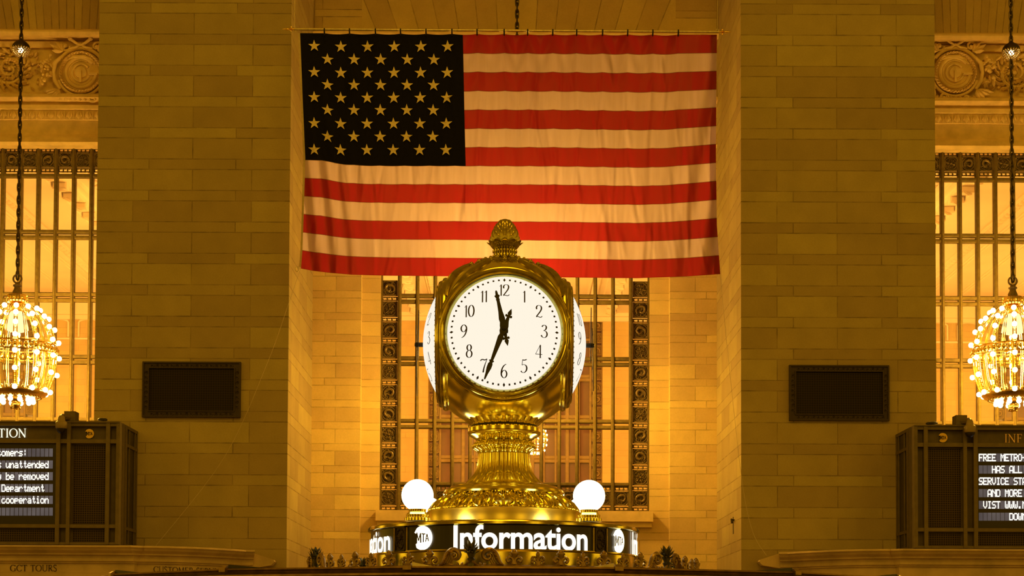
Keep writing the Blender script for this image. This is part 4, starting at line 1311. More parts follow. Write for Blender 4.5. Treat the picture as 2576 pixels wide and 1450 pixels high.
# ------------------------------------------------------------------ chandeliers
DCH = 28.7; KC = DCH/FPX
def rprof(y):
    P = [(766,40),(774,48),(785,62),(805,78),(830,89),(858,97),(885,99),(915,98),(945,93),(970,85),(988,76)]
    for i in range(len(P)-1):
        if P[i][0] <= y <= P[i+1][0]:
            f = (y-P[i][0])/(P[i+1][0]-P[i][0]); return P[i][1]+(P[i+1][1]-P[i][1])*f
    return P[-1][1] if y > 988 else P[0][1]
def hy(y): return (1030-y)*KC
def chandelier(loc, label, ceil_z):
    t = empty('chandelier', loc, label, 'chandelier', 'globe shaped bulb chandeliers')
    top = ceil_z - loc[2]
    m = MB(); z = hy(700); i = 0                               # chain of alternate links
    while z < top:
        h = 0.075; w = 0.024
        pts = [(w*cos(2*pi*k/12), 0, z+h+h*1.15*sin(2*pi*k/12)) for k in range(12)]
        if i % 2: pts = [(0, x, zz) for x, y_, zz in pts]
        m.tube(pts, 0.0165, 6, True); z += h*1.5; i += 1
    m.build('chain', M_chain, t, 50)
    m = MB(); zb = hy(108)                                     # small crystal lamp threaded on the chain
    if zb < top-0.3:
        m.lathe([(0.02, zb+0.19),(0.05, zb+0.15),(0.10, zb+0.12),(0.14, zb+0.07),(0.155, zb+0.02),(0.15, zb)], 24, mod=lambda a,i,r,h: (r*(1+0.04*cos(12*a)), h))
        ball = m.build('lamp_cap', M_iron, t, 40)
        m = MB(); r3 = random.Random(5)
        for j in range(7):
            e = radians(2-12.5*j); n = max(4, int(20*cos(e)))
            for q in range(n):
                a = 2*pi*(q+0.5*(j % 2))/n
                m.sphere((0.150*cos(e)*sin(a), -0.150*cos(e)*cos(a), zb+0.150*sin(e)), 0.017, 6, 5)
        m.build('crystal_beads', M_crystal, ball, 50)
        MB().sphere((0, -0.02, zb-0.03), 0.05, 12, 8).build('bulb', M_bulb, ball, 60)
    m = MB(); m.tube([(0.075*cos(2*pi*k/20), 0, hy(698)+0.075*sin(2*pi*k/20)) for k in range(20)], 0.017, 7, True)
    m.build('ring', M_bronzed, t, 50)
    m = MB(); m.lathe([(0.0,hy(706)),(0.035,hy(708)),(0.05,hy(713)),(0.075,hy(714)),(0.075,hy(717)),(0.05,hy(719)),(0.06,hy(724)),(0.085,hy(732)),(0.08,hy(738)),(0.03,hy(740))], 24, mod=lambda a,i,r,h: (r*(1+0.05*cos(8*a)), h))
    m.build('urn_neck', M_bronzed, t, 40)
    m = MB(); m.lathe([(0.05,hy(736)),(0.165,hy(739)),(0.178,hy(741)),(0.17,hy(745)),(0.168,hy(752)),(0.182,hy(755)),(0.17,hy(759)),(0.10,hy(761)),(0.14,hy(764)),(0.15,hy(767)),(0.11,hy(772)),(0.09,hy(776)),(0.16,hy(781))], 40)
    for k in range(8):
        a = 2*pi*k/8; m.sphere((0.178*sin(a), -0.178*cos(a), hy(748)), 0.022, 8, 6)
    m.build('canopy', M_gold, t, 35)
    m = MB(); m.lathe([(0.10,hy(782)),(0.14,hy(792)),(0.165,hy(804)),(0.19,hy(818)),(0.20,hy(828)),(0.12,hy(833)),(0.0,hy(834))], 32, mod=lambda a,i,r,h: (r*(1+0.03*cos(16*a)), h))
    m.build('crystal_bowl', M_core, t, 40)
    # ribs
    src = None
    ys = [770+ (990-770)*i/22 for i in range(23)]
    for k in range(12):
        if src is None:
            m = MB()
            for s_ in (-1, 1):
                m.tube([(s_*0.030*(0.5+0.5*sin(pi*i/22)), -(rprof(y)*KC), hy(y)) for i, y in enumerate(ys)], 0.010, 5)
            for i in range(2, 21):
                m.sphere((0, -(rprof(ys[i])*KC), hy(ys[i])), 0.015, 6, 4)
            src = m.build('rib', M_gold, t, 50); ob = src
        else:
            ob = src.copy(); COL.objects.link(ob); ob.parent = t
        ob.rotation_euler = (0, 0, 2*pi*(k+0.5)/12)
    m = MB()
    for s_ in (-1, 1):
        m.tube([(s_*0.016, -((rprof(y)-1.5)*KC), hy(y)) for i, y in enumerate(ys)], 0.008, 5)
    src = m.build('rib', M_gold, t, 50); src.rotation_euler = (0, 0, 0)
    for k in range(1, 12):
        ob = src.copy(); COL.objects.link(ob); ob.parent = t; ob.rotation_euler = (0, 0, 2*pi*k/12)
    m = MB(); R = 99*KC                                        # pierced middle band
    for zz in (hy(868), hy(890)):
        m.tube([(R*sin(2*pi*i/48), -R*cos(2*pi*i/48), zz) for i in range(48)], 0.016, 5, True)
    for k in range(48):
        a = 2*pi*k/48
        m.sphere((R*sin(a), -R*cos(a), hy(879)), 0.034 if k % 2 else 0.045, 7, 5, 1, 1, 1.3)
    m.build('middle_band', M_gold, t, 50)
    m = MB(); R = 76*KC
    m.lathe([(R-0.05,hy(984)),(R+0.01,hy(984)),(R+0.02,hy(988)),(R,hy(992)),(R-0.03,hy(996)),(R-0.16,hy(1002)),(R-0.30,hy(1005)),(0.06,hy(1007))], 48)
    for k in range(36):
        a = 2*pi*k/36; m.sphere((R*sin(a), -R*cos(a), hy(981)), 0.03, 6, 5)
        m.sphere(((R-0.10)*sin(a), -(R-0.10)*cos(a), hy(999)), 0.024, 6, 5)
    m.build('bottom_ring', M_gold, t, 40)
    m = MB(); m.lathe([(0.10,hy(1003)),(0.09,hy(1010)),(0.06,hy(1013)),(0.085,hy(1017)),(0.08,hy(1022)),(0.04,hy(1028)),(0.0,hy(1030))], 20)
    r3 = random.Random(2)
    for k in range(40):
        a = r3.uniform(0, 6.28); y = r3.uniform(1012, 1028); m.sphere((0.08*sin(a), -0.08*cos(a), hy(y)), 0.018, 6, 4)
    m.build('pendant', M_gold, t, 50)
    m = MB()                                                   # curved candle arms inside the cage
    for k in range(8):
        a = 2*pi*(k+0.3)/8; c, s_ = cos(a), sin(a)
        m.tube([(0.30*s_, -0.30*c, hy(898)), (0.36*s_, -0.36*c, hy(904)), (0.43*s_, -0.43*c, hy(902)), (0.46*s_, -0.46*c, hy(890))], 0.013, 5)
        m.lathe([(0.0,hy(890)),(0.035,hy(890)),(0.035,hy(887)),(0.02,hy(886)),(0.02,hy(880)),(0,hy(880))], 10, (0.46*s_, -0.46*c, 0))
    m.tube([(0,0,hy(838)), (0,0,hy(1003))], 0.03, 8)
    m.build('inner_arms', M_gold, t, 50)
    b0 = None
    def bulb(r, a, y):
        nonlocal b0
        if b0 is None:
            b0 = MB().sphere((0,0,0), 0.046, 12, 8).build('bulb', M_bulb, t, 60); b = b0
        else:
            b = b0.copy(); COL.objects.link(b); b.parent = t
        b.location = (r*KC*sin(a), -r*KC*cos(a), hy(y))
    for k in range(12):
        a = 2*pi*(k+0.5)/12
        for y in (776, 797, 824, 857, 897, 940, 984):
            bulb(rprof(y)+6, a, y)
        bulb(44, 2*pi*k/12, 1009)
    return t
M_core = emis('crystal_glow', (1.0, 0.70, 0.30), 1.6)
cl = W(39, 1030, DCH); c1 = chandelier((cl.x, cl.y, cl.z), 'globe chandelier of bare bulbs, left edge beside the left pier', 16.0)
cr = W(2550, 1036, DCH)
c2 = copy_tree(c1); c2.location = cr; c2['label'] = 'globe chandelier of bare bulbs, right edge beside the right pier'
cc = W(1296.5, 1033, DCH)
c3 = copy_tree(c1); c3.location = cc; c3['label'] = 'chandelier hidden behind the clock, its chain emerging above the flag'
cf_ = W(1345, 1148, 42.0)
c4 = chandelier(cf_, 'small lit chandelier in the room beyond the middle window', cf_.z+(ZC+0.31-cf_.z)/0.45); c4.scale = (0.45,)*3
for c, pw in ((c1, LIGHT_SIDE), (c2, LIGHT_SIDE), (c3, LIGHT_NICHE)):
    lamp('chandelier_light', 'POINT', c.location + Vector((0, -0.0, hy(905))), pw, WARM, 0.25)

# ------------------------------------------------------------------ flag, its pole and cords
DFL = 26.6
def interp(P, t):
    for i in range(len(P)-1):
        if t <= P[i+1][0]:
            f = (t-P[i][0])/(P[i+1][0]-P[i][0]); f = f*f*(3-2*f) if False else f
            return P[i][1]+(P[i+1][1]-P[i][1])*f
    return P[-1][1]
TIES = [817,880,945,1008,1072,1137,1200,1268,1327,1390,1450,1515,1578,1641,1705]
LX = [(0,755),(0.3,762),(0.53,768),(0.72,765),(0.92,761),(1,757)]
RX = [(0,1803.5),(0.5,1801),(0.8,1803.5),(1,1812)]
BY = [(0,676),(0.03,682),(0.07,687),(0.12,691.5),(0.2,694),(0.5,697),(0.8,700.5),(0.92,696),(1,690)]
MIDS = [(0,0.0),(0.04,-3.0),(0.10,3.5),(0.16,4.5),(0.3,3.5),(0.6,2.0),(0.85,4.0),(0.93,1.0),(1,-2.5)]
rf = random.Random(11)
CRE = [(rf.uniform(0.02, 0.98), rf.uniform(0, 1), rf.uniform(0.12, 0.5), rf.uniform(-0.10, 0.10), rf.uniform(0.0025, 0.007), rf.choice((-1, 1, 1))*rf.uniform(0.008, 0.021)) for _ in range(230)]
def fold(u, v):
    d = 0.0
    # drawn folds at the hoist (falling to the right) and at the fly
    el_ = max(0.0, 1-u/0.19); s1 = (u*6.9 - v*0.55)
    d += 0.055*el_*sin(s1*21.0)*min(1, 0.25+v*1.3)*(1 if v > 0.3 else v/0.3)
    er = max(0.0, (u-0.86)/0.14); s2 = (u*6.9 + v*0.75)
    d += 0.075*er*sin(s2*14.0)*min(1, 0.3+v)
    # tucks hanging from the ties
    x = 755+u*1048
    if v < 0.30:
        for i in range(len(TIES)-1):
            if TIES[i] <= x < TIES[i+1]:
                f = (x-TIES[i])/(TIES[i+1]-TIES[i]); sag = 4*f*(1-f)
                g = exp(-v/0.10)
                d += 0.07*g*(sag-0.5) + 0.040*sin((v*40+abs(f-0.5)*9))*exp(-v/0.13)*(0.3+0.7*((i*37) % 10)/10.0)
    d += 0.012*sin(u*52+3*sin(v*3.0)) * 0.6 + 0.02*sin(u*17+v*2.0)*0.5
    for cu, cv, ln, sl, wd, am in CRE:
        if cv <= v <= cv+ln:
            q = (u-cu-sl*(v-cv))/wd
            if abs(q) < 3: d += am*exp(-q*q)*sin(pi*(v-cv)/ln)
    return d
def flagpt(u, v, out=0.0):
    xl = interp(LX, v); xr = interp(RX, v)
    px = xl+(xr-xl)*u
    yt = 83.5+4.0*u
    x = 755+u*1048
    for i in range(len(TIES)-1):
        if TIES[i] <= x < TIES[i+1]:
            f = (x-TIES[i])/(TIES[i+1]-TIES[i]); yt += 2.6*4*f*(1-f)
    yb = interp(BY, u)
    wv = interp(MIDS, u)
    py = yt+(yb-yt)*v + wv*sin(pi*v)*1.0
    return W(px, py, DFL + fold(u, v) - out)
t = NT('flag_cloth')
uvn = t.n('ShaderNodeTexCoord'); su = t.n('ShaderNodeSeparateXYZ'); t.t.links.new(uvn.outputs['UV'], su.inputs[0])
s13 = t.math('MULTIPLY', t.math('SUBTRACT', 1.0, su.outputs[1]), 13.0)
sfl = t.math('FLOOR', s13); odd = t.math('MODULO', sfl, 2.0)
cstripe = t.mix(odd, (0.36, 0.018, 0.036, 1), (0.70, 0.58, 0.85, 1))
sf = t.math('FRACT', s13)
seam = t.math('LESS_THAN', t.math('MINIMUM', sf, t.math('SUBTRACT', 1.0, sf)), 0.022)
cstripe = t.mix(t.math('MULTIPLY', seam, 0.6), cstripe, (0.10, 0.03, 0.015, 1))
P_, xyz_, nn_ = t.pos()
mpn = t.n('ShaderNodeMapping'); t.t.links.new(P_, mpn.inputs[0]); mpn.inputs['Scale'].default_value = (6.0, 1.0, 0.5)
cstripe = t.mix(t.ramp(t.noise(2.0, 3, mpn.outputs[0]), 0.3, 0.7, 0.0, 0.14), cstripe, (0.16, 0.03, 0.02, 1))
df = t.n('ShaderNodeBsdfDiffuse'); tl = t.n('ShaderNodeBsdfTranslucent'); gl = t.n('ShaderNodeBsdfGlossy'); gl.inputs[1].default_value = 0.45
for nd in (df, tl): t.t.links.new(cstripe, nd.inputs[0])
gl.inputs[0].default_value = (0.8, 0.7, 0.6, 1)
m1 = t.n('ShaderNodeMixShader'); m1.inputs[0].default_value = 0.64
t.t.links.new(df.outputs[0], m1.inputs[1]); t.t.links.new(tl.outputs[0], m1.inputs[2])
m2 = t.n('ShaderNodeMixShader'); m2.inputs[0].default_value = 0.02
t.t.links.new(m1.outputs[0], m2.inputs[1]); t.t.links.new(gl.outputs[0], m2.inputs[2])
t.t.links.new(m2.outputs[0], t.out.inputs[0])
M_flag = t.m
M_canton = simple('navy_cloth', (0.010, 0.010, 0.016), 0.9, 0, 0.1, 20, 0.05)
M_star = simple('star_cloth', (0.74, 0.66, 0.50), 0.85, 0, 0.08, 20, 0.2)
M_tape = simple('hoist_tape', (0.55, 0.47, 0.34), 0.8, 0, 0.1, 20, 0.2)
fo = W(755, 85, DFL)
flag = empty('flag', (fo.x, fo.y, fo.z), 'large American flag hanging flat between the two stone piers', 'flag')
def cloth(name, u0, u1, v0, v1, nu, nv, mat, out=0.0, parent=None, cut=None):
    me = bpy.data.meshes.new(name); vs = []; uvs = []; fs = []
    for j in range(nv+1):
        for i in range(nu+1):
            u = u0+(u1-u0)*i/nu; v = v0+(v1-v0)*j/nv
            p = flagpt(u, v, out)-flag.location
            vs.append(tuple(p)); uvs.append((u, 1-v))
    for j in range(nv):
        for i in range(nu):
            if cut and cut(u0+(u1-u0)*(i+0.5)/nu, v0+(v1-v0)*(j+0.5)/nv): continue
            a = j*(nu+1)+i; fs.append((a, a+nu+1, a+nu+2, a+1))
    me.from_pydata(vs, [], fs); me.materials.append(mat)
    uvl = me.uv_layers.new(name='UVMap')
    for lp in me.loops: uvl.data[lp.index].uv = uvs[lp.vertex_index]
    for p in me.polygons: p.use_smooth = True
    me.update()
    ob = bpy.data.objects.new(name, me); COL.objects.link(ob); ob.parent = parent or flag
    return ob
UC = 0.3905
VC = 7/13
cloth('field', UC, 1, 0, 1, 190, 169, M_flag)
cloth('field', 0, UC, VC, 1, 130, 84, M_flag)
canton = cloth('canton', 0, UC, 0, VC, 90, 70, M_canton)
cloth('fly_hem', 0.982, 1, 0, 1, 4, 130, M_flag, -0.02)
cloth('hoist_tape', -0.005, 0.0, 0, 0.995, 2, 90, M_tape, 0.01)
m = MB()
def uv_of(px, py):
    v = (py-85)/611.0
    for _ in range(4):
        u = (px-interp(LX, v))/(interp(RX, v)-interp(LX, v))
        yt = 83.5+4*u; v = (py-yt-interp(MIDS, u)*sin(pi*v))/(interp(BY, u)-yt)
    return u, v
rows = [114.5, 147.5, 180.5, 212.0, 243.5, 275.5, 309.0, 342.5, 375.5]
for j, ry in enumerate(rows):
    xs = [790.5+67.1*i for i in range(6)] if j % 2 == 0 else [824+67.0*i for i in range(5)]
    for i, xx in enumerate(xs):
        xx -= 0.55*j*i/5 if j else 0
        u, v = uv_of(xx, ry+1.0); pts = []
        for k in range(10):
            r = 16.0 if k % 2 == 0 else 6.2
            a = k*pi/5
            pts.append(tuple(flagpt(u+r*sin(a)/1044, v-r*cos(a)/611, 0.035)-flag.location))
        c0 = tuple(flagpt(u, v, 0.035)-flag.location)
        m.add([c0]+pts, [(0, 1+k, 1+(k+1) % 10) for k in range(10)])
m.build('stars', M_star, canton)
for px in TIES:                                                # black ties over the pole
    u = (px-755)/1048
    a = flagpt(u, 0.004)-flag.location
    MB().tube([tuple(a+Vector((0, -0.03, -0.02))), tuple(a+Vector((0, -0.085, 0.03))), tuple(a+Vector((0, -0.075, 0.068)))], 0.012, 6).build('tie', M_tie, flag, 50)
rg = flagpt(0, 1)-flag.location
MB().tube([(rg.x-0.06+0.028*cos(2*pi*k/14), rg.y, rg.z-0.01+0.04*sin(2*pi*k/14)) for k in range(14)], 0.008, 6, True).build('corner_ring', M_rod, flag, 50)

pa, pb = W(738, 73.5, 26.55), W(1812, 80.5, 26.55)
pole = empty('flagpole', (pa.x, pa.y, pa.z), 'thin horizontal metal pole with gilt spear tips carrying the flag', 'pole')
MB().tube([pa-pole.location, pb-pole.location], 0.020, 12).build('rod', M_rod, pole, 50)
def spear(d, p):
    m = MB()
    pr = [(0.0,-0.02),(0.022,-0.02),(0.022,0.02),(0.012,0.025),(0.030,0.035),(0.012,0.045),(0.024,0.055),(0.010,0.066),(0.020,0.09),(0.018,0.11),(0.008,0.16),(0.0,0.19)]
    m.lathe(pr, 14)
    m.v = [(d*z, y, x) for x, y, z in m.v]
    m.tube([(d*0.035,0,-0.045),(d*0.035,0,0.045)], 0.008, 6)
    ob = m.build('spear_tip', M_gold, pole, 40); ob.location = p-pole.location
spear(-1, pa); spear(1, pb)
m = MB()
for px, D in ((741, 26.55), (1805, 26.55)):
    a = W(px, 76, D)-pole.location
    m.tube([a, a+Vector((0, 0.0, 16.0-pa.z))], 0.0025, 4)
    m.tube([a+Vector((0.022*cos(2*pi*k/10), 0, 0.022*sin(2*pi*k/10))) for k in range(10)], 0.007, 5, True)
m.build('hanging_wire', M_rod, pole)
def cord(pts, label):
    P3 = [W(px, py, d) for px, py, d in pts]
    o_ = P3[0]; e = empty('tether_cord', (o_.x, o_.y, o_.z), label, 'cord', 'cords tethering the flag corners')
    MB().tube(catmull([tuple(p-o_) for p in P3], 6), 0.0035, 4).build('cord', M_tape, e)
cord([(756, 676, flagpt(0, 1).y), (724, 770, 26.6), (672, 915, 26.7), (565, 1150, 26.8), (392, 1374, 26.6)], 'thin cord running down from the lower left corner of the flag')
cord([(1811, 689, flagpt(1, 1).y), (1838, 960, 26.6), (1868, 1220, 26.7), (1894, 1340, 26.75), (1928, 1398, 26.6)], 'thin cord running down from the lower right corner of the flag')

# ------------------------------------------------------------------ wall vents
M_vent = mesh_wire('vent_mesh', 0.040, 0.20, (0.030, 0.020, 0.010), (0.006, 0.003, 0.002))
def vent(x0, x1, y0, y1, label):
    D = 26.96
    a = W(x0, y1, D); b = W(x1, y0, D); cx_, cz_ = (a.x+b.x)/2, (a.z+b.z)/2; hw, hh = (b.x-a.x)/2, (b.z-a.z)/2
    t = empty('wall_vent', (cx_, D, cz_-hh), label, 'vent', 'dark wall vents on the piers')
    m = MB(); bw = 0.11
    for q in ((-hw, hw, 0, bw), (-hw, hw, 2*hh-bw, 2*hh), (-hw, -hw+bw, bw, 2*hh-bw), (hw-bw, hw, bw, 2*hh-bw)):
        m.box(q[0], q[1], 0.0, 0.05, q[2], q[3])
    for ins, w_ in ((0.0, 0.026), (bw-0.016, 0.016)):
        for q in ((-hw+ins, hw-ins, ins, ins+w_), (-hw+ins, hw-ins, 2*hh-ins-w_, 2*hh-ins), (-hw+ins, -hw+ins+w_, ins+w_, 2*hh-ins-w_), (hw-ins-w_, hw-ins, ins+w_, 2*hh-ins-w_)):
            m.box(q[0], q[1], -0.025, 0.0, q[2], q[3])
    m.build('frame', M_iron, t)
    for z in (bw/2+0.005, 2*hh-bw/2-0.005):
        m = MB(); k = 0; x = -hw+0.16
        while x < hw-0.10:
            swirl(m, x, z, 0.0, 0.034, 1.2, 1 if k % 2 else -1, pi*(k % 2), 0.008, True, 12); x += 0.082; k += 1
        m.build('scroll_border', M_iron, t, 50)
    for x in (-hw+bw/2+0.005, hw-bw/2-0.005):
        m = MB(); k = 0; z = 0.18
        while z < 2*hh-0.12:
            swirl(m, x, z, 0.0, 0.034, 1.2, 1 if k % 2 else -1, pi*(k % 2), 0.008, True, 12); z += 0.082; k += 1
        m.build('scroll_border', M_iron, t, 50)
    MB().box(-hw+bw, hw-bw, 0.012, 0.045, bw, 2*hh-bw).build('mesh', M_vent, t)
vent(357.5, 606, 911.5, 1050, 'dark ornamental vent grille on the left pier')
vent(1985.5, 2236.5, 920, 1058.5, 'dark ornamental vent grille on the right pier')

# ------------------------------------------------------------------ stone ledges over the ticket windows, with engraved names
SER = {
 'T': (0.80, [([(0.05,0.97),(0.75,0.97)],0.06),([(0.40,0.0),(0.40,0.97)],0.13),([(0.26,0.015),(0.54,0.015)],0.04),([(0.06,0.97),(0.04,0.78)],0.04),([(0.74,0.97),(0.76,0.78)],0.04)]),
 'I': (0.42, [([(0.21,0.0),(0.21,1.0)],0.13),([(0.07,0.015),(0.35,0.015)],0.04),([(0.07,0.985),(0.35,0.985)],0.04)]),
 'N': (0.98, [([(0.16,0.0),(0.16,1.0)],0.055),([(0.14,0.98),(0.80,0.02)],0.13),([(0.80,0.0),(0.80,1.0)],0.055),([(0.04,0.015),(0.28,0.015)],0.04),([(0.68,0.985),(0.92,0.985)],0.04),([(0.02,0.985),(0.18,0.985)],0.04)]),
 'F': (0.70, [([(0.20,0.0),(0.20,1.0)],0.13),([(0.07,0.97),(0.62,0.97)],0.055),([(0.20,0.52),(0.52,0.52)],0.05),([(0.07,0.015),(0.34,0.015)],0.04),([(0.62,0.98),(0.64,0.78)],0.04),([(0.52,0.62),(0.52,0.42)],0.04)]),
 'E': (0.72, [([(0.20,0.0),(0.20,1.0)],0.13),([(0.07,0.97),(0.60,0.97)],0.055),([(0.20,0.52),(0.50,0.52)],0.05),([(0.07,0.03),(0.62,0.03)],0.055),([(0.60,0.98),(0.62,0.80)],0.04),([(0.50,0.62),(0.50,0.42)],0.04),([(0.64,0.02),(0.68,0.22)],0.04)]),
 'M': (1.08, [([(0.14,0.0),(0.17,1.0)],0.055),([(0.17,1.0),(0.52,0.06)],0.13),([(0.52,0.06),(0.88,1.0)],0.05),([(0.88,1.0),(0.92,0.0)],0.13),([(0.02,0.015),(0.26,0.015)],0.04),([(0.79,0.015),(1.05,0.015)],0.04)]),
 'V': (0.88, [([(0.10,1.0),(0.44,0.02)],0.13),([(0.44,0.02),(0.78,1.0)],0.05),([(0.0,0.985),(0.24,0.985)],0.04),([(0.68,0.985),(0.88,0.985)],0.04)]),
 'U': (0.90, [([(0.16,1.0),(0.16,0.35),(0.20,0.15),(0.32,0.04),(0.46,0.02),(0.62,0.06),(0.72,0.18),(0.76,0.36),(0.76,1.0)],0.09),([(0.02,0.985),(0.30,0.985)],0.04),([(0.66,0.985),(0.88,0.985)],0.04)]),
 'R': (0.82, [([(0.20,0.0),(0.20,1.0)],0.13),([(0.07,0.015),(0.34,0.015)],0.04),([(0.07,0.975),(0.36,0.975)],0.05),(catmull([(0.36,0.975),(0.54,0.92),(0.60,0.74),(0.52,0.56),(0.34,0.49),(0.22,0.49)]),0.09),([(0.38,0.49),(0.70,0.03)],0.12),([(0.66,0.02),(0.84,0.02)],0.04)]),
 'O': (1.00, [(el(0.50,0.5,0.42,0.49),'nib')]),
 'C': (0.90, [(el(0.50,0.5,0.42,0.49,55,-235),'nib'),([(0.84,0.80),(0.86,0.98)],0.04)]),
 'G': (0.98, [(el(0.50,0.5,0.42,0.49,55,-215),'nib'),([(0.84,0.80),(0.86,0.98)],0.04),([(0.80,0.02),(0.80,0.42)],0.12),([(0.66,0.42),(0.93,0.42)],0.04)]),
 'S': (0.62, [(catmull([(0.52,0.86),(0.42,0.97),(0.26,0.99),(0.12,0.88),(0.12,0.70),(0.26,0.56),(0.42,0.44),(0.52,0.30),(0.48,0.10),(0.32,0.01),(0.16,0.04),(0.06,0.16)]),0.095)]),
 ' ': (0.45, []),
}
def serif(txt, x0, S, put, name, mat, parent, thin=1.0, world=True):
    m = MB()
    for c in txt:
        adv, strokes = SER[c]
        for p, w in strokes:
            ws = nib(p, 0.05, 0.13) if w == 'nib' else [w]*len(p)
            if len(p) == 2: p = [p[0], ((p[0][0]+p[1][0])/2, (p[0][1]+p[1][1])/2), p[1]]; ws = [ws[0]]*3
            m.ribbon([(x0+q[0]*S, q[1]*S) for q in p], [k*S*thin for k in ws], put)
        x0 += adv*S*1.02
    return m.build(name, mat, parent, 0, world)
ledges = {}
for sgn, nm in ((-1, 'left'), (1, 'right')):
    M_ = (lambda px: px) if sgn < 0 else (lambda px: 2600-px)
    rp = 150
    DFa = 25.62
    pth = [(-170, DFa), (338, DFa)]
    for i in range(0, 13):
        f = i/12; pth.append((346+254*f, DFa+0.10+1.02*f**2.0))
    pth.append((636, 26.80))
    P2 = [(W(M_(px), 1400, D).x, D) for px, D in pth]
    path = []
    for i, p in enumerate(P2):
        a = P2[max(i-1, 0)]; b = P2[min(i+1, len(P2)-1)]
        tx, ty = b[0]-a[0], b[1]-a[1]; L_ = sqrt(tx*tx+ty*ty)
        nx_, ny_ = (ty/L_, -tx/L_) if sgn < 0 else (-ty/L_, tx/L_)
        path.append((p, (nx_, ny_)))
    zt = Z(1372, 25.32, rp)
    def zz(y, out): return Z(y, DFa-out, rp)
    prof = [(-0.35, zt), (0.27, zt), (0.30, zt-0.012), (0.30, zz(1377, 0.30)), (0.27, zz(1379, 0.27)), (0.24, zz(1385, 0.24)), (0.17, zz(1392, 0.17)), (0.16, zz(1396, 0.16)),
            (0.09, zz(1397, 0.09)), (0.08, zz(1405, 0.08)), (0.08, zz(1412, 0.08)), (0.04, zz(1414, 0.04)), (0.04, zz(1417, 0.04)), (0.0, zz(1418.5, 0.0)), (0.0, zz(1441, 0)), (0.03, zz(1443, 0.03)), (0.03, 0.0), (-0.35, 0.0)]
    if sgn > 0: path = path[::-1]
    lg_ = MB().sweep(prof, path).build('trim_ledge_'+nm, M_ledge); struct(lg_, 'moulded stone ledge over the ticket windows, '+nm+' side')
    k = 26.75
    blk = MB()
    pa_ = [W(M_(a), b, k) for a, b in ((634, 1391), (688, 1409), (690, 1414), (682, 1423), (640, 1430), (634, 1430))]
    n = len(pa_); blk.add([tuple(p) for p in pa_]+[(p.x, 27.0, p.z) for p in pa_], [tuple(range(n)), tuple(range(2*n-1, n-1, -1))]+[(i, n+i, n+(i+1) % n, (i+1) % n) for i in range(n)])
    blk.build('end_block', M_ledge, lg_)
    ledges[sgn] = lg_
    if sgn < 0:
        pts = [(p[0], p[1]) for p in pth]
        def fas(px, py):
            D = interp(pts, px)
            return tuple(W(px, py, D-0.012))
        serif('GCT TOURS', 25, 16.0, lambda x, z: fas(x, 1438-z), 'engraved_lettering', M_cut, lg_, 1.15)
        serif('CUSTOMER SERVICE', 386, 14.5, lambda x, z: fas(x, 1440+(x-386)*0.035-z), 'engraved_lettering', M_cut, lg_, 1.15)

# ------------------------------------------------------------------ departure boards
F57 = {
 't':'00100 00100 01110 00100 00100 00101 00010','o':'00000 00000 01110 10001 10001 10001 01110','m':'00000 00000 11010 10101 10101 10101 10101',
 'e':'00000 00000 01110 10001 11111 10000 01110','r':'00000 00000 10110 11001 10000 10000 10000','s':'00000 00000 01111 10000 01110 00001 11110',
 ':':'00000 00100 00100 00000 00100 00100 00000','u':'00000 00000 10001 10001 10001 10011 01101','n':'00000 00000 10110 11001 10001 10001 10001',
 'a':'00000 00000 01110 00001 01111 10001 01111','d':'00001 00001 01101 10011 10001 10001 01111','b':'10000 10000 10110 11001 10001 10001 11110',
 'v':'00000 00000 10001 10001 10001 01010 00100','p':'00000 00000 11110 10001 11110 10000 10000','c':'00000 00000 01110 10000 10000 10001 01110',
 'i':'00100 00000 01100 00100 00100 00100 01110','y':'00000 00000 10001 10001 01111 00001 01110','D':'11110 10001 10001 10001 10001 10001 11110',
 'F':'11111 10000 10000 11110 10000 10000 10000','R':'11110 10001 10001 11110 10100 10010 10001','E':'11111 10000 10000 11110 10000 10000 11111',
 'M':'10001 11011 10101 10101 10001 10001 10001','T':'11111 00100 00100 00100 00100 00100 00100','O':'01110 10001 10001 10001 10001 10001 01110',
 '-':'00000 00000 00000 11111 00000 00000 00000','H':'10001 10001 10001 11111 10001 10001 10001','A':'01110 10001 10001 10001 11111 10001 10001',
 'S':'01111 10000 10000 01110 00001 00001 11110','L':'10000 10000 10000 10000 10000 10000 11111','V':'10001 10001 10001 10001 10001 01010 00100',
 'I':'01110 00100 00100 00100 00100 00100 01110','C':'01110 10001 10000 10000 10000 10001 01110','N':'10001 11001 10101 10011 10001 10001 10001',
 'W':'10001 10001 10001 10101 10101 10101 01010','.':'00000 00000 00000 00000 00000 01100 01100'}
M_wire = mesh_wire('board_wire', 0.036, 0.30, (0.075, 0.052, 0.022), (0.010, 0.006, 0.004))
M_copper = simple('copper_letters', (0.75, 0.50, 0.40), 0.25, 0.9, 0.1)
DB = 25.8
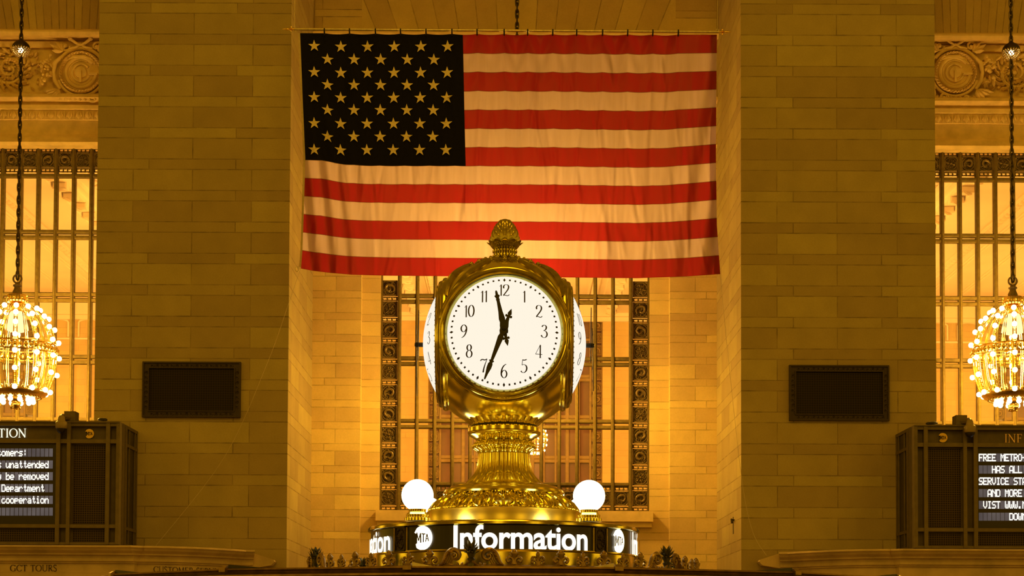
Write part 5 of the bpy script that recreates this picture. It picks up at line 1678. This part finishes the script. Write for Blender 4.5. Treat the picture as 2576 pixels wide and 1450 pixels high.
def board(sgn, label):
    M_ = (lambda px: px) if sgn < 0 else (lambda px: 2600-px)
    rp = 150
    zt = Z(1372, 25.32, rp)
    org = W(M_(60), 1370, DB)
    t = empty('information_board', (org.x, DB, zt), label, 'sign board', 'information boards above the ticket windows')
    def bx(m, x0, x1, y0, y1, o0, o1):
        a, b = sorted((W(M_(x0), 1200, DB).x, W(M_(x1), 1200, DB).x))
        z0, z1 = sorted((Z(y0, DB, rp), Z(y1, DB, rp)))
        return m.box(a, b, DB-o0, DB+o1, max(z0, zt), z1)
    x_edge = W(M_(301), 1200, DB).x; inn = -1 if sgn < 0 else 1   # direction from the edge towards the frame border
    m = MB(); bx(m, -190, 299, 1067, 1371, -0.06, 1.15)
    m.build('cabinet', M_boardin, t, 0, True)
    m = MB()
    for y0, y1 in ((1064, 1073), (1106, 1116), (1320, 1329), (1365, 1371)):
        bx(m, -190, 301, y0, y1, 0.03, 0.06)
    for x0, x1 in ((142, 152), (169, 178), (267, 277), (293, 302)):
        bx(m, x0, x1, 1064, 1371, 0.045, 0.06)
    bx(m, -190, 301, 1061.5, 1064.5, 0.06, 0.2)
    # the flank facing the middle of the hall
    xe = x_edge
    def sd(y0, y1, d0, d1, o):
        a, b = sorted((xe-inn*(o+0.004), xe+inn*0.05)); m.box(a, b, d0, d1, max(Z(y1, DB, rp), zt), Z(y0, DB, rp))
    for d0, d1, o in ((DB-0.040, DB+0.12, 0.001), (DB+0.12, DB+0.16, -0.012), (DB+0.16, DB+0.30, 0.003), (DB+0.30, DB+0.34, -0.010), (DB+0.34, DB+0.46, 0.005), (DB+0.60, DB+0.64, 0.004), (DB+1.00, DB+1.04, 0.004), (DB+1.13, DB+1.18, 0.004)):
        sd(1062, 1371, d0, d1, o)
    for y0, y1 in ((1062, 1070), (1108, 1116), (1321, 1329), (1364, 1371)):
        sd(y0, y1, DB+0.45, DB+1.185, 0.006)
    m.build('frame', M_board, t, 0, True)
    m = MB()
    a, b = sorted((xe+inn*0.010, xe+inn*0.06)); m.box(a, b, DB+0.44, DB+1.14, zt, Z(1068, DB, rp))
    m.build('flank_panel', M_black, t, 0, True)
    m = MB()
    for x0, x1, y0, y1 in ((182, 266, 1120, 1318), (183, 266, 1332, 1364), (-190, 139, 1332, 1364)):
        bx(m, x0, x1, y0, y1, -0.045, 0.065)
    m.build('wire_grille', M_wire, t, 0, True)
    m = MB(); bx(m, -190, 142, 1117, 1319, -0.035, 0.065)
    scr = m.build('display', M_black, t, 0, True)
    rows = [(1129, 1149.5), (1159, 1179.5), (1188.5, 1209), (1218.5, 1239), (1248, 1268.5), (1278, 1298)]
    if sgn < 0:
        txt = ['tomers:      ', 's unattended ', 'y be removed ', ' Department  ', ' cooperation ', '             ']
        cp = 10.85; xs = [133.5-cp*(13-i) for i in range(13)]
    else:
        txt = ['FREE METRO-', '   HAS ALL ', 'SERVICE STA', '  AND MORE ', ' VIST WWW.M', '       DOWN']
        cp = 10.95; xs = [2462+cp*i for i in range(11)]
    do = DB+0.030
    dy = 0 if sgn < 0 else 12.6
    for (y0, y1), s_ in zip(rows, txt):
        y0 += dy; y1 += dy
        m = MB()
        for i, c in enumerate(s_):
            a = W(xs[i]+0.7, y1, do); b = W(xs[i]+cp-0.7, y0, do)
            m.box(a.x, b.x, do, do+0.01, a.z, b.z)
        ln = m.build('message_line', M_cell, t, 0, True)
        m = MB()
        for i, c in enumerate(s_):
            if c == ' ':
                if m.v: m.build('word', M_led, ln, 0, True)
                m = MB(); continue
            bits = F57[c].split()
            for r in range(7):
                for q in range(5):
                    if bits[r][q] == '1':
                        pw = (cp-0.8)/5; ph = (y1-y0-2.0)/7
                        e0, e1 = -0.05, 0.08
                        a = W(xs[i]+0.4+pw*(q+e0), y0+1+ph*(r+1+e1), do-0.004); b = W(xs[i]+0.4+pw*(q+1-e0), y0+1+ph*(r-e1), do-0.004)
                        m.add([(a.x, do-0.004, a.z), (b.x, do-0.004, a.z), (b.x, do-0.004, b.z), (a.x, do-0.004, b.z)], [(0, 1, 2, 3)])
        if m.v: m.build('word', M_led, ln, 0, True)
    dh = DB+0.045
    if sgn < 0:
        serif('TION', -4.5, 22.0, lambda x, z: tuple(W(x, 1101.0-z, dh)), 'header_letters', M_head, t, 1.15)
    else:
        serif('INF', 2526, 21.5, lambda x, z: tuple(W(x, 1114.0-z, dh)), 'header_letters', M_copper, t, 0.9)
    lc = W(225, 1092, dh) if sgn < 0 else W(2371, 1102, dh)
    r_ = 12*DB/FPX
    o3 = t.location
    mta_logo(lambda x, z, o_: (lc.x-o3.x+x, dh-o3.y-0.012-o_, lc.z-o3.z+z), r_, M_gold, M_iron, t, 0.006)
    return t
board(-1, 'dark metal information board at the left edge with white lit message lines')
board(1, 'dark metal information board at the right edge with white lit message lines')

# dome cameras, small floodlights, wall hook
M_camh = simple('camera_housing', (0.26, 0.20, 0.09), 0.5, 0, 0.1)
def camera_unit(px, py, flip, label):
    c = W(px, py, 25.62); k = DB/FPX
    t = empty('security_camera', (c.x, c.y, c.z), label, 'camera', 'dome cameras on the boards')
    m = MB()
    x0, x1 = (-1*k, 27*k) if not flip else (-27*k, 1*k)
    m.bevbox(x0, x1, 0.16, 0.40, 34.6*k, 61*k, 0.01)
    m.tube([((x0+x1)/2, 0.2, 45*k), (0.0, 0.06, 44*k), (0, 0, 38*k)], 0.05, 8)
    m.tube([((x0+x1)/2, 0.35, 34*k), ((x0+x1)/2, 0.36, 34.2*k)], 0.035, 8)
    m.build('bracket', M_board, t, 40)
    m = MB(); m.lathe([(0.0,46*k),(5*k,46*k),(8*k,42*k),(10*k,32*k),(14*k,29*k),(14.5*k,28*k),(14.5*k,16*k),(13*k,13*k),(0,13*k)], 28)
    m.build('housing', M_camh, t, 35)
    m = MB(); m.lathe([(12*k,14*k),(11.5*k,9*k),(8.5*k,4*k),(4*k,1*k),(0,0)], 28)
    m.build('dome', M_black, t, 60)
    return t
camera_unit(154, 1092, False, 'dome camera on a box bracket, mounted on the left information board')
camera_unit(2440, 1102, True, 'dome camera on a box bracket, mounted on the right information board')
def flood(px, py, w, label):
    c = W(px, py, 26.0); k = 26.0/FPX
    t = empty('floodlight', (c.x, c.y, c.z), label, 'light fitting', 'flat floodlights on the boards')
    m = MB(); n = 20
    m.lathe([(0,0.0),(w*0.8*k,0.002),(w*k,2*k),(w*k,4.5*k),(w*0.85*k,6.5*k),(0,7*k)], 24)
    m.build('body', M_black, t, 40)
    m = MB(); m.lathe([(w*0.86*k, 6.4*k), (w*0.6*k, 7.3*k), (0, 7.5*k)], 24)
    m.build('lens', M_tape, t, 40)
flood(258, 1060, 12, 'flat black floodlight lying on top of the left information board')
flood(2344, 1069.5, 15, 'flat black floodlight lying on top of the right information board')
hx = PX['rl']; hk = W(1848, 1309, 27.75)
t = empty('wall_hook', (hx-0.005, 27.75, hk.z), 'small dark hook with a dangling cord on the right pier flank', 'hook')
MB().tube([(0,0.06,0.0), (-0.05,0.06,0.01), (-0.06,-0.02,0.01), (-0.05,-0.03,-0.06)], 0.018, 7).build('hook', M_iron, t, 50)
MB().tube([(-0.03,-0.03,0.05), (-0.03,-0.03,-0.10), (-0.028,-0.03,-0.22), (-0.03,-0.04,-0.24)], 0.007, 5).build('cord', M_iron, t)
